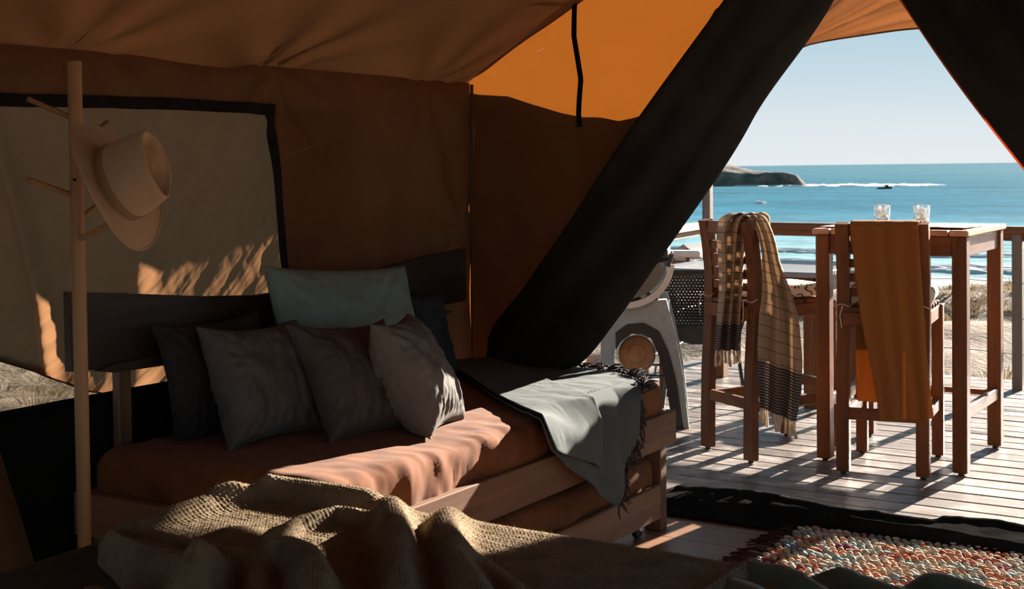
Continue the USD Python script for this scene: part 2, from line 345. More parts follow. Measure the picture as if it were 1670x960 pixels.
m_ground = M('dune_sand', {'g': ('geometry', {}), 'n': ('noise_texture', {'scale': .9, 'detail': 6.0, 'roughness': .65}), 'r': ('rgb_ramp', {'ramp': [(.36, (.07, .052, .035)), (.5, (.132, .10, .07)), (.62, (.21, .165, .128))]}),
    's': ('separate_xyz', {}), 'h': ('map_range', {'from_min': -3.3, 'from_max': -4.2, 'to_min': 0.0, 'to_max': 1.0, 'clamp': True}), 'mx': ('mix_color', {'b': (.27, .25, .24)}),
    'nf': ('noise_texture', {'scale': 14.0, 'detail': 5.0}), 'b': ('bump', {'strength': .6, 'distance': .06}), 'p': ('principled_bsdf', {'roughness': .95, 'specular_ior_level': .1})},
    [('g.position', 'n.vector'), ('g.position', 'nf.vector'), ('n.fac', 'r.fac'), ('g.position', 's.vector'), ('s.z', 'h.value'), ('h.result', 'mx.fac'), ('r.color', 'mx.a'), ('mx.result', 'p.base_color'), ('nf.fac', 'b.height'), ('b.normal', 'p.normal')], 'p.BSDF')
struct('dune_ground', sheet(stk([X, Y, ground_z(X, Y)], -1)), m_ground, 'sandy scrub dunes and beach beyond the deck', True, 'ground')

m_sea = M('sea_water', {'g': ('geometry', {}), 's': ('separate_xyz', {}),
    'near': ('map_range', {'from_min': 72.0, 'from_max': 190.0, 'to_min': 0.0, 'to_max': .45, 'clamp': True}), 'far': ('map_range', {'from_min': 190.0, 'from_max': 900.0, 'to_min': .0, 'to_max': .55, 'clamp': True}), 'ad': ('math', {'math_type': 'add'}),
    'r': ('rgb_ramp', {'ramp': [(0, (.16, .26, .285)), (.16, (.115, .23, .27)), (.29, (.04, .135, .19)), (.42, (.017, .097, .148)), (.55, (.018, .092, .138)), (1, (.036, .110, .148))]}),
    'mp': ('mapping', {'scale': (.6, 1.0, 1.0), 'rotation': (0, 0, .2)}), 'n': ('noise_texture', {'scale': .05, 'detail': 5.0, 'roughness': .6}), 'nr': ('rgb_ramp', {'ramp': [(.3, (.72, .72, .72)), (.7, (1.28, 1.28, 1.28))]}), 'mu': ('mix_color', {'blend_type': 'multiply', 'fac': 1.0, 'use_clamp': False}),
    'wv': ('noise_texture', {'scale': .55, 'detail': 6.0, 'roughness': .6}), 'wr': ('rgb_ramp', {'ramp': [(.35, (.72, .72, .72)), (.66, (1.3, 1.3, 1.3))]}), 'mu2': ('mix_color', {'blend_type': 'multiply', 'fac': .8, 'use_clamp': False}),
    'b': ('bump', {'strength': .5, 'distance': .5}), 'p': ('diffuse_bsdf', {}), 'gl': ('glossy_bsdf', {'roughness': .35}), 'x': ('mix_closure', {'fac': .10})},
    [('g.position', 's.vector'), ('s.y', 'near.value'), ('s.y', 'far.value'), ('near.result', 'ad.value1'), ('far.result', 'ad.value2'), ('ad.value', 'r.fac'), ('g.position', 'mp.vector'), ('mp.vector', 'n.vector'), ('mp.vector', 'wv.vector'),
     ('n.fac', 'nr.fac'), ('r.color', 'mu.a'), ('nr.color', 'mu.b'), ('wv.fac', 'wr.fac'), ('mu.result', 'mu2.a'), ('wr.color', 'mu2.b'), ('mu2.result', 'p.color'), ('wv.fac', 'b.height'), ('b.normal', 'p.normal'), ('b.normal', 'gl.normal'), ('p.BSDF', 'x.closure1'), ('gl.BSDF', 'x.closure2')], 'x.closure')
sea_y = np.r_[np.linspace(55, 110, 120), np.geomspace(112, 40000, 60)]
sea_t = np.linspace(-1, 1, 90)
SX, SY = np.meshgrid(sea_t, sea_y, indexing='ij'); SXX = SX * (60 + SY * 1.6) - SY * .25
swell = .16 * np.exp(-((SY - 80 + 3 * np.sin(SXX * .09)) / 3.0) ** 2) +   .1 * np.exp(-((SY - 92 + 3 * np.sin(SXX * .07 + 1)) / 2.6) ** 2)
struct('sea', sheet(stk([SXX, SY, -5.0 + swell], -1)), m_sea, 'blue green sea reaching to the horizon', True, 'sea')
# foam: breaking surf as low froth ridges
m_foam = fabric('foam', (.30, .325, .335), (.40, .415, .42), 4, .9, 40, .6)
def froth(cx, cy, lx, ly, n, seed, h=.25, z0=-5.0, slope=0.0):
    g = np.random.default_rng(seed); ms = []
    for _ in range(n):
        s = trimesh.creation.icosphere(1, 1.0); s.apply_scale([g.uniform(.4, 1.6) * lx * .03, g.uniform(.3, 1) * ly * .12, h * g.uniform(.3, 1)])
        u = g.uniform(-1, 1); s.apply_translation([cx + u * lx / 2, cy + slope * u * lx / 2 + g.normal() * ly * .3, z0 + .05]); ms.append(s)
    return cat(ms)
tag(obj('surf_foam', cat([froth(-22, 80, 50, 4, 420, 3, .28), froth(-24, 92, 40, 2.4, 160, 5, .22)]), m_foam), 'white surf breaking on the beach', 'surf', kind='stuff')
tag(obj('surf_foam', cat([froth(-150, 384, 80, 4, 200, 8, .3, slope=-.15), froth(-126, 392, 50, 30, 170, 9, .28, slope=-.2)]), m_foam), 'white surf washing round the rocky headland', 'surf', kind='stuff')
# headland
hx = np.linspace(-262, -142, 110); hv = np.linspace(-1, 1, 40)
HX, HV = np.meshgrid(hx, hv, indexing='ij'); t = (HX + 142) / -120
top = np.interp(HX, [-262, -215, -190, -178, -170, -163, -157, -150, -145, -142], [14, 13, 10.5, 8.0, 6.4, 4.9, 4.4, 4.2, 3.3, .1])
HP = stk([HX, 394 + HV * (26 * np.clip(t * 3, .12, 1)) - (HX + 150) * .28, 0 * HX], -1)
HZ = -5.6 + (top + .6) * np.clip(1 - HV ** 2, 0, 1) ** .55 + 1.5 * fbm(HP, .22, 4, 31) * np.clip(1 - HV ** 2, 0, 1)
HP[..., 2] = HZ
m_rock = M('headland_rock', {'g': ('geometry', {}), 'n': ('noise_texture', {'scale': .22, 'detail': 7.0, 'roughness': .7}), 'r': ('rgb_ramp', {'ramp': [(.34, (.045, .042, .036)), (.5, (.085, .075, .06)), (.66, (.17, .14, .115))]}), 'b': ('bump', {'strength': .8, 'distance': 1.0}), 'p': ('principled_bsdf', {'roughness': .95, 'specular_ior_level': .1})},
    [('g.position', 'n.vector'), ('n.fac', 'r.fac'), ('r.color', 'p.base_color'), ('n.fac', 'b.height'), ('b.normal', 'p.normal')], 'p.BSDF')
struct('headland', sheet(HP), m_rock, 'dark rocky headland on the horizon', 60, 'headland')

# dune scrub
m_scrub = fabric('dry_scrub', (.042, .034, .020), (.165, .125, .077), 3, .95, 60, .3, transl=.2, tcol=(.36, .26, .14))
def tuft(seed, r, h, n):
    g = np.random.default_rng(seed); V, Fc = [], []
    for i in range(n):
        an, rr = g.uniform(0, 2 * PI), r * math.sqrt(g.uniform(0, 1)); p = np.array([rr * math.cos(an), rr * math.sin(an), 0])
        d = np.array([math.cos(an) * g.uniform(.1, .9) * r, math.sin(an) * g.uniform(.1, .9) * r, h * g.uniform(.4, 1) * (1.15 - rr / r * .6)])
        w = np.array([-math.sin(an + g.normal() * .8), math.cos(an), 0]) * r * .016
        k = len(V); V += [p - w, p + w, p + d * .6 + w * .8, p + d * .6 - w * .8, p + d + [d[0] * .3, d[1] * .3, -h * .08]]
        Fc += [[k, k + 1, k + 2], [k, k + 2, k + 3], [k + 3, k + 2, k + 4]]
    return T(V, Fc)
def scatter(n, x0, x1, y0, y1, seed):
    g = np.random.default_rng(seed); out = []
    while len(out) < n:
        x, y = g.uniform(x0, x1), g.uniform(y0, y1)
        if -3.9 < x < 1.8 and -1.6 < y < 8.6: continue
        if fbm(np.array([[x, y, 0.]]), .5, 2, 40)[0] < g.uniform(-.25, .12): continue
        if abs(y - 20 - .2 * x) < 2.2 and y > 14 or math.hypot(x + 18.5, y - 41.6) < 2.6: continue
        out.append((x, y))
    return np.array(out)
pts = np.vstack([scatter(900, -26, 4, 8.9, 30, 1), scatter(800, -40, 0, 22, 52, 2), scatter(700, -22, -4.2, -2, 9, 3), scatter(350, -12, -3.9, .5, 8, 4)])
pi = UsdGeom.PointInstancer.Define(stage, '/World/dune_scrub')
protos = [usdkit.mesh(stage, f'/World/dune_scrub/tuft_{i:03d}' if i else '/World/dune_scrub/tuft', tuft(50 + i, r, h, n), m_scrub, smooth=False) for i, (r, h, n) in enumerate(((.30, .20, 260), (.40, .16, 300), (.22, .22, 190)))]
pi.CreatePrototypesRel().SetTargets([p.GetPath() for p in protos])
pz = ground_z(pts[:, 0], pts[:, 1]); N_ = len(pts)
pi.CreatePositionsAttr(Vt.Vec3fArray.FromNumpy(np.c_[pts, pz - .03].astype(np.float32)))
pi.CreateProtoIndicesAttr(Vt.IntArray.FromNumpy(RN.integers(0, 3, N_).astype(np.int32)))
sc = RN.uniform(.6, 1.5, N_); pi.CreateScalesAttr(Vt.Vec3fArray.FromNumpy(stk([sc, sc, sc * RN.uniform(.6, 1.1, N_)], 1).astype(np.float32)))
an = RN.uniform(0, PI, N_); pi.CreateOrientationsAttr(Vt.QuathArray([Gf.Quath(float(math.cos(v)), 0, 0, float(math.sin(v))) for v in an]))
tag(pi, 'dry grass and low scrub covering the dunes', 'scrub', kind='stuff')

# ---- window in the side wall: binding, insect screen, loose outer flap, inner cover hanging down
win = thing('window_1', 'large mesh window in the left canvas wall with black binding', 'window', kind='structure')
def strip(a_of, z_of, n, w_dir, w, off=.004):
    t = np.linspace(0, 1, n); A, Z = a_of(t), z_of(t); P = np.zeros((n, 4, 3))
    for j, s in enumerate(np.linspace(-.5, .5, 4)):
        a, zz = A + s * w * w_dir[0], Z + s * w * w_dir[1]
        P[:, j] = stk([wall_left_at(a, zz) + off + .002 * (1 - (2 * s) ** 2), a, zz], 1)
    return solid(P[:, ::-1], .004)
obj('window_binding', strip(lambda t: .52 + 2.90 * t, lambda t: 1.548 + .006 * np.sin(t * 9), 120, (0, 1), .036), m_binding, win, True)
obj('window_binding', strip(lambda t: win_right(1.56 - .9 * t) + .004, lambda t: 1.56 - .9 * t, 60, (1, 0), .030), m_binding, win, True)
obj('window_binding', strip(lambda t: .52 + 2.96 * t, lambda t: .667 + 0 * t, 120, (0, 1), .030), m_binding, win, True)
m_screen = M('insect_screen', {'d': ('diffuse_bsdf', {'color': (.045, .033, .025)}), 't': ('transparent_bsdf', {}), 'x': ('mix_closure', {'fac': .34})}, [('t.BSDF', 'x.closure1'), ('d.BSDF', 'x.closure2')], 'x.closure')
zz = np.linspace(WB, WT, 24)[:, None]; tt = np.linspace(0, 1, 60)[None]; AA = WL + (win_right(zz) - WL) * tt; ZZ = zz + 0 * AA
obj('insect_screen', sheet(stk([wall_left_at(AA, ZZ) - .004, AA, ZZ], -1)), m_screen, win, True, label='fine dark insect screen')
# outer flap, hanging loose and leaning away from the tent at its foot
a = np.linspace(.5, 3.86, 640)[:, None]; s = np.linspace(0, 1, 260)[None]
zb = np.interp(a, [.5, 1.6, 2.2, 2.556, 2.782, 3.03, 3.2, 3.86], [.94, .91, .86, .772, .689, .586, .54, .48])
A = a + 0 * s; Z = 1.565 + (zb - 1.565) * s
lean = (.22 * s + .24 * s ** 2.2) * np.interp(a, [.5, 2.1, 2.5, 2.8, 3.1, 3.86], [.84, .80, .78, .90, 1.12, 1.05])
P = stk([0 * A, A + .55 * Z, Z * .3], -1)
ax_, al_ = A * .9 - Z * .42, A * .42 + Z * .9
wr = .013 * fbm(P, 11, 4, 61) + .05 * fbm(P, 3.0, 3, 62) + .007 * fbm(stk([ax_, al_ * .3, 0 * A], -1), 42, 3, 65) + .022 * fbm(stk([A * .9 - Z * .42, (A * .42 + Z * .9) * .22, 0 * A], -1), 16, 4, 64)
tens = .035 * np.exp(-((A - 2.02 - .62 * (1.3 - Z)) / .04) ** 2) + .03 * np.exp(-((A - 2.52 - .6 * (1.2 - Z)) / .03) ** 2) + .03 * np.exp(-((A - 3.0 - .5 * (1.1 - Z)) / .05) ** 2)
FX = -3.178 - lean - (wr + tens + .02) * sst(s * 3)
obj('outer_flap', sheet(stk([FX, A, Z], -1)), m_winflap, win, True, label='sunlit loose canvas flap outside the mesh')
hem = stk([FX[:, -1], a[:, 0], zb[:, 0] + .012], 1)
obj('flap_hem', sweep(hem[::5], [(-.012, -.004), (.012, -.004), (.012, .004), (-.012, .004)], up=(1, 0, 0)), m_canvas, win, True, label='brown hem of the loose flap')
# inner cover unzipped and hanging below the window
s = np.linspace(0, 1, 40)[:, None]; t = np.linspace(0, 1, 50)[None]
A = (2.22 + .20 * s) + (3.5 - 2.22 - .2 * s) * t; Z = .672 - .66 * s + 0 * t
P = stk([0 * A, A, Z * .5], -1)
obj('inner_cover', solid(stk([-3.085 + .03 * fbm(P, 5, 3, 70) + .02 * s, A, Z], -1), .004), m_black, win, True, label='black inner cover hanging down below the window')

# ---- the two door curtains, tied back
def curtain(inner, outer_, a_c, thick, nfold, seed, ns=44, nt=120, back=.015):
    I, O = smooth_path(inner, nt), smooth_path(outer_, nt); V = []
    sv = np.linspace(0, 1, ns)
    for i in range(nt):
        P = I[i] + (O[i] - I[i]) * sv[:, None]; tq = i / (nt - 1)
        q = stk([sv * 2.2, np.full(ns, tq * 2.5), np.zeros(ns)], 1)
        f = thick * np.sin(PI * sv) ** .6 * (1 + .5 * fbm(q, 1.3, 2, seed)) + .014 * np.sin(2 * PI * (nfold * sv + .7 * tq + fbm(q, 1.1, 2, seed + 1))) * np.sin(PI * sv) ** .5
        A_, B_ = P.copy(), P.copy(); A_[:, 1] -= f; B_[:, 1] += back * np.sin(PI * sv) ** .5
        V.append(np.vstack([A_, B_[-2:0:-1]]))
    k = len(V[0]); V = np.vstack(V); Fc = []
    for i in range(nt - 1):
        for j in range(k):
            p, q = i * k + j, i * k + (j + 1) % k; Fc += [[p, q, q + k], [p, q + k, p + k]]
    c0, c1 = len(V), len(V) + 1; V = np.vstack([V, V[:k].mean(0), V[-k:].mean(0)])
    Fc += [[c0, (j + 1) % k, j] for j in range(k)] + [[c1, (nt - 1) * k + j, (nt - 1) * k + (j + 1) % k] for j in range(k)]
    return T(V, Fc)
C = 4.50
lc = thing('door_curtain', 'black canvas door curtain gathered and tied back on the left of the doorway', 'curtain')
obj('curtain_cloth', curtain([(-1.62, 4.58, 2.40), (-1.72, C + .02, 2.20), (-1.939, C, 1.942), (-2.401, C, 1.39), (-2.60, C, 1.125), (-2.798, C, .879), (-2.985, 4.485, .625), (-2.96, 4.44, .575)],
    [(-1.47, 4.62, 2.36), (-1.50, 4.66, 2.13), (-1.606, 4.74, 1.9406), (-1.949, 4.78, 1.5017), (-2.168, 4.47, 1.018), (-2.318, 4.33, .749), (-2.475, 4.30, .585), (-2.60, 4.33, .56)], C, .06, 2.2, 81), m_curtain, lc, True)
obj('tie_band', tube(smooth_path([(-3.0, 4.50, .56), (-2.9, 4.40, .54), (-2.70, 4.41, .50), (-2.62, 4.49, .49), (-2.70, 4.54, .49), (-2.95, 4.53, .54), (-3.0, 4.50, .56)], 30), .007, 8), m_black, lc, True, label='black tie-back band')
rc = thing('door_curtain', 'black canvas door curtain drawn aside on the right of the doorway', 'curtain')
obj('curtain_cloth', curtain([(-1.40, 4.59, 2.34), (-1.39, 4.57, 2.06), (-1.309, 4.56, 1.903), (-1.133, 4.56, 1.629), (-.916, 4.56, 1.329), (-.55, 4.56, .86), (-.2, 4.56, .42)],
    [(-1.28, 4.59, 2.42), (-1.14, 4.57, 2.25), (-1.02, 4.56, 2.10), (-.70, 4.56, 1.80), (-.36, 4.56, 1.42), (-.05, 4.56, .9), (.02, 4.56, .36)], 4.56, .05, 2.0, 85), m_curtain, rc, True)
obj('curtain_piping', tube(smooth_path([(-1.40, 4.565, 2.05), (-1.309, 4.565, 1.903), (-1.133, 4.565, 1.629), (-.916, 4.565, 1.329), (-.55, 4.565, .86), (-.2, 4.565, .42)], 60) - [.003, 0, .002], .0042, 6), m_pipe, rc, True, label='orange-brown edge piping')
# dark strip inside the front wall, put in for the shadow of a strap outside
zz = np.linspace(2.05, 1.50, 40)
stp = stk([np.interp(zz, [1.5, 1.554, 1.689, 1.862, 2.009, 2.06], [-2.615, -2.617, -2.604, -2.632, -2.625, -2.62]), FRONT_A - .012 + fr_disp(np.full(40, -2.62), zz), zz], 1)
tag(obj('tie_strap', sweep(stp, [(-.0015, -.011), (.0015, -.011), (.0015, .011), (-.0015, .011)], up=(1, 0, 0)), m_black, None, True), 'dark strip on the sunlit orange front wall, standing for a shadow cast from outside', 'strap')
# awning over the doorway
aw = thing('awning', 'orange brown canvas awning with radiating folds above the doorway', 'awning')
hb = np.array([(-2.22, 6.06, 1.895), (-2.160, 6.05, 1.910), (-1.909, 6.05, 1.935), (-1.683, 6.05, 1.949), (-1.2, 6.05, 1.95), (-.5, 6.05, 1.95)])
s = np.linspace(0, 1, 140); HB = smooth_path(hb, 140); t = np.linspace(0, 1, 70)
IN = stk([np.interp(s, [0, .3, 1], [-2.02, -1.55, -.5]), np.full(140, 4.655), np.interp(s, [0, .3, 1], [1.93, 2.17, 2.17])], 1)
P = HB[:, None] + (IN - HB)[:, None] * t[None, :, None]
ang = np.arctan2(6.13 - P[..., 1], P[..., 0] + 2.46)
P[..., 2] += (.030 * np.abs(np.sin(ang * 9.5 + .4)) ** .8 + .018 * np.abs(np.sin(ang * 17 + 1)) ** .7 + .008 * np.sin(ang * 37 + 2)) * np.clip(t * 6, 0, 1)[None] * np.clip((P[..., 0] + 2.4) * 2.0, .15, 1) - .035 * np.sin(PI * t)[None]
obj('awning_cloth', sheet(P), m_awn, aw, True)
obj('awning_hem', tube(HB[::4], .0055, 6), m_outer, aw, True, label='dark stitched hem')
obj('eyelet', trimesh.creation.torus(.007, .002, major_sections=14, minor_sections=6, transform=trimesh.transformations.translation_matrix([-1.909, 6.042, 1.942])), m_alu, aw, True, label='metal eyelet')
tag(obj('guy_rope', tube([HB[0], (-2.95, 7.25, 2.03), (-3.70, 8.27, 2.17)], .004, 6), m_string), 'pale guy rope from the awning corner to the tall deck post', 'rope')
obj('awning_pole', lathe([(0, .001), (.016, .001), (.016, 1.945), (0, 1.945)], 16), m_steel, aw, 40, label='steel awning pole', loc=(-.5, 6.05, 0))
# ground flap on the sill
s = np.linspace(-2.34, .0, 420)[:, None]; t = np.linspace(0, 1, 80)[None]
edge = 4.925 + .018 * np.sin(s * 6 + 1) + .05 * fbm(stk([s, 0 * s, 0 * s], -1), 5, 3, 91) - .03 * sst((s + 1.75) / .1) * (1 - sst((s + 1.30) / .03)) + .03 * sst((s + 1.30) / .02)
A = 4.53 + (edge - 4.53) * t; B = s + 0 * t
P = stk([B, A, 0 * A], -1)
Z = .006 + .022 * np.clip(fbm(P, 9, 3, 92) + .25, 0, 1) + .024 * np.exp(-((t - .98) / .05) ** 2) * (.6 + fbm(P, 8, 2, 93)) + .035 * np.exp(-((t - .30) / .10) ** 2) * (1 + .5 * np.sin(s * 3))
tag(obj('ground_flap', solid(stk([B, A, Z], -1)[:, ::-1], .004), m_black, None, True), 'black canvas ground flap lying crumpled along the door sill', 'ground flap')
tag(obj('door_zip', tube(stk([s[::2, 0], edge[::2, 0] + .002, .004 + Z[::2, -1]], 1), .004, 6), m_dkplastic, None, True), 'black toothed zip along the outer edge of the ground flap', 'zip')

# ================================================================ DAYBED
db = thing('daybed', 'brown timber daybed frame along the left canvas wall', 'daybed')
NB, FB, HA, FA = -2.09, -3.03, 2.44, 4.387       # near and far side, head and foot end
obj('side_rail', rbox((.034, FA - HA, .122), (NB - .017, (FA + HA) / 2, .382), .003), m_bed_y, db)
obj('side_rail', rbox((.034, FA - HA, .122), (FB + .017, (FA + HA) / 2, .382), .003), m_bed_y, db)
for a_ in (HA + .02, FA - .035):
    obj('end_rail', rbox((NB - FB - .07, .032, .122), ((NB + FB) / 2, a_, .382), .003), m_bed_x, db)
for b_ in (NB - .075, FB + .07):
    for a_ in (HA + .06, FA - .028):
        obj('leg', rbox((.07, .052, .325), (b_, a_, .1625), .004), m_bed_z, db)
obj('slat_base', rbox((NB - FB - .07, FA - HA - .08, .02), ((NB + FB) / 2, (FA + HA) / 2, .362), .003), m_bed_y, db)
for a_ in (2.634, 4.02):
    obj('back_post', rbox((.03, .05, .68), (-3.045, a_, .645), .004), m_dark_z, db)
yy = np.array([2.425, 2.60, 2.748, 2.95, 3.165, 3.40, 3.60, 3.771, 3.95, 4.111, 4.37])
zt = np.array([1.009, .99, .973, .95, .934, .936, .95, .969, .986, 1.001, 1.017]); zbm = np.array([.785, .775, .768, .765, .765, .768, .775, .785, .795, .803, .807])
bd = Polygon(list(zip(yy, zt)) + list(zip(yy[::-1], zbm[::-1])))
bm = trimesh.creation.extrude_polygon(bd, .028, engine='earcut')
bm.vertices = stk([bm.vertices[:, 2] - 3.035 + .0, bm.vertices[:, 0], bm.vertices[:, 1]], 1)
obj('backrest', bm, m_dark_y, db, 30, label='dark curved backrest board')
lens = [(2.50, .778), (2.56, .790), (2.75, .793), (3.4, .765), (4.0, .795), (4.18, .790), (4.248, .777), (4.18, .768), (4.0, .765), (3.4, .735), (2.75, .762), (2.56, .766)]
lens = [(p, q - .0) for p, q in lens]
sm = trimesh.creation.extrude_polygon(Polygon(lens), .02, engine='earcut'); sm.vertices = stk([sm.vertices[:, 2] - 3.008, sm.vertices[:, 0], sm.vertices[:, 1]], 1)
obj('backrest_slat', sm, m_dark_y, db, 30, label='thin pointed dark slat')

def mattress(size, c, r, res, seed, wr=1.0, crown=.01):
    m = rounded(size, r, res); v = m.vertices.copy(); n = np.array(m.vertex_normals)
    P = v + 3
    d = .016 * fbm(P, 3.5, 3, seed) + .009 * fbm(P * [1, .5, 1], 14, 3, seed + 1) * wr
    side = np.abs(n[:, 0]); near = np.exp(-((np.abs(v[:, 0]) - size[0] / 2) / .10) ** 2)
    q_ = fbm(P * [.55, 1.6, .5], 9, 3, seed + 2); d += wr * .034 * (.22 + near) * q_ * (1 - .8 * sst((v[:, 1] + c[1] - 3.30) / .35))
    d += crown * np.clip(1 - (2 * v[:, 0] / size[0]) ** 2, 0, 1) * np.clip(n[:, 2], 0, 1)
    m.vertices = v + n * d[:, None] + c
    return m
mt = thing('daybed_mattress', 'rust velvet mattress on top of the daybed in the sun', 'mattress')
obj('mattress_body', mattress((.885, 1.865, .175), (-2.557, 3.418, .4665), .045, .014, 101), m_rust, mt, True)
zz = .5465
pp = smooth_path([(-2.142, 2.56, zz - .02), (-2.142, 3.0, zz - .02), (-2.140, 3.6, zz - .022), (-2.142, 4.28, zz - .02), (-2.18, 4.335, zz - .018), (-2.5, 4.345, zz - .015), (-2.95, 4.343, zz - .015)], 120)
pp[:, 0] += .004 + .004 * np.sin(np.arange(120) * .9)
obj('piping', tube(pp, .0035, 6), m_rust, mt, True)
tr = thing('trundle_bed', 'low timber trundle bed pushed under the daybed', 'trundle bed')
obj('front_board', rbox((.022, 1.82, .122), (-2.125, 3.393, .119), .003), m_bed_y, tr)
obj('base_board', rbox((.78, 1.78, .018), (-2.54, 3.39, .092), .003), m_bed_y, tr)
for a_ in (2.72, 4.22):
    w_ = obj('castor', cat([trimesh.creation.cylinder(radius=.026, height=.02, sections=20, transform=trimesh.transformations.translation_matrix([-2.17, a_, .0265]) @ trimesh.transformations.rotation_matrix(PI / 2, [0, 1, 0])), rbox((.04, .05, .02), (-2.18, a_ + .01, .073), .004)]), m_dkplastic, tr)
    obj('fork', cat([beam((-2.155, a_, .025), (-2.155, a_ + .012, .07), .004, .022), beam((-2.185, a_, .025), (-2.185, a_ + .012, .07), .004, .022)]), m_alu, w_)
tag(obj('trundle_mattress', mattress((.83, 1.78, .175), (-2.563, 3.445, .192), .045, .016, 111, .8, 0), m_rust, None, True), 'rust velvet mattress on the trundle bed below the daybed', 'mattress')

# ---- cushions
def pillow(Xh, Yh, c, thick, seed, pinch=.13, n=80, wrk=1.7, sag=0.0):
    Xh, Yh, c = (np.asarray(q, float) for q in (Xh, Yh, c)); nrm = np.cross(Xh, Yh); nrm /= np.linalg.norm(nrm)
    q = np.sin(np.linspace(-PI / 2, PI / 2, n)); U, W = np.meshgrid(q, q, indexing='ij')
    u = U * (1 - pinch * (1 - W ** 2) * np.abs(U)); w = W * (1 - pinch * (1 - U ** 2) * np.abs(W))
    prof = (np.clip(1 - U ** 2, 0, 1) * np.clip(1 - W ** 2, 0, 1)) ** .42
    g = (np.exp(-((1 - np.abs(U)) ** 2 + (1 - np.abs(W)) ** 2) / .09))
    rim = np.clip(1 - np.maximum(np.abs(U), np.abs(W)), 0, 1); out = []
    for sgn in (1, -1):
        Q = stk([U * 2 + sgn * 9, W * 2, 0 * U], -1)
        an = np.arctan2(W, U)
        wr = wrk * (.018 * fbm(Q, 1.6, 3, seed) + .012 * fbm(Q * [1, .35, 1], 4.5, 3, seed + 1)) + wrk * .004 * np.sin(an * 26 + 4 * fbm(Q, 1.2, 2, seed + 4)) * np.exp(-rim / .22) * np.clip(rim * 8, 0, 1)
        h = thick / 2 * prof * (1 + sag * W) + wr * np.clip(rim * 5, 0, 1)
        out.append(c + u[..., None] * Xh + w[..., None] * Yh + (sgn * np.maximum(h, .0005))[..., None] * nrm + (g * .010 * np.sin(an * 4 + seed))[..., None] * nrm)
    f = grid_faces(n, n); k = n * n
    m = trimesh.Trimesh(np.vstack([out[0].reshape(-1, 3), out[1].reshape(-1, 3)]), np.vstack([f, f[:, ::-1] + k]), process=False)
    mid = (out[0] + out[1]) / 2
    rim_i = [(i, 0) for i in range(n)] + [(n - 1, j) for j in range(1, n)] + [(i, n - 1) for i in range(n - 2, -1, -1)] + [(0, j) for j in range(n - 2, 0, -1)]
    return m, np.array([mid[i] for i in rim_i])
def cushion(name, label, mat, Xh, Yh, c, thick, seed, group=None, ear=None, **kw):
    t_ = thing(name, label, 'cushion')
    m, rim = pillow(Xh, Yh, c, thick, seed, **kw)
    obj('cover', m, mat, t_, True)
    obj('seam', tube(np.vstack([rim, rim[:1]]), .0032, 6), mat, t_, True)
    if ear is not None:
        obj('corner_tip', sweep(ear, [(-.016, -.003), (.016, -.003), (.016, .003), (-.016, .003)], scale=[1, 1.3, .9, .15]), mat, t_, True)
    return t_
m_sage = fabric('sage_linen', (.125, .172, .152), (.17, .228, .203), 9, .95, 700, .5, stretch=(1, .35, 1))
m_taupe = fabric('taupe_linen', (.078, .073, .067), (.108, .10, .092), 10, .95, 700, .5)
m_mush = fabric('brown_linen', (.066, .054, .049), (.095, .077, .070), 10, .95, 700, .5)
m_pale = fabric('pale_taupe_linen', (.115, .105, .096), (.15, .139, .129), 10, .95, 700, .5)
m_char = fabric('charcoal_linen', (.022, .020, .021), (.034, .031, .032), 10, .95, 700, .5)
m_navy = fabric('navy_linen', (.020, .024, .030), (.032, .038, .046), 10, .95, 700, .5)
cushion('cushion', 'charcoal black cushion at the left end of the daybed, behind the others', m_char, (.015, .21, 0), (-.03, -.01, .185), (-2.885, 2.87, .715), .12, 121)
cushion('cushion', 'dark navy cushion leaning in the far right corner of the daybed back', m_navy, (.0, .165, -.02), (-.045, 0, .175), (-2.875, 3.90, .715), .11, 125)
cushion('cushion', 'large sage green cushion standing upright behind the smaller ones', m_sage, (.02, .335, -.022), (-.075, .015, .225), (-2.80, 3.40, .785), .16, 131, pinch=.05)
cushion('cushion', 'grey taupe square cushion leftmost of the front three', m_taupe, (.01, .205, -.005), (-.105, .045, .165), (-2.735, 2.90, .71), .18, 137, pinch=.17)
cushion('cushion', 'dark brown square cushion in the middle of the front three', m_mush, (.035, .195, -.01), (-.14, .065, .155), (-2.555, 3.12, .70), .18, 143, pinch=.17)
e1 = (np.array([-2.506, 3.18, .872]) - np.array([-2.291, 3.176, .555])) / 2; dv = np.array([-.537, .843, 0]); rv = np.array([.843, .537, 0])
cushion('cushion', 'small pale taupe cushion seen edge-on, half in the sun', m_pale, (dv * math.cos(.30) + rv * math.sin(.30)) * .15, e1 * 1.0, (np.array([-2.506, 3.18, .872]) + np.array([-2.291, 3.176, .555])) / 2 + [.0, .03, .0], .20, 149, pinch=.12)

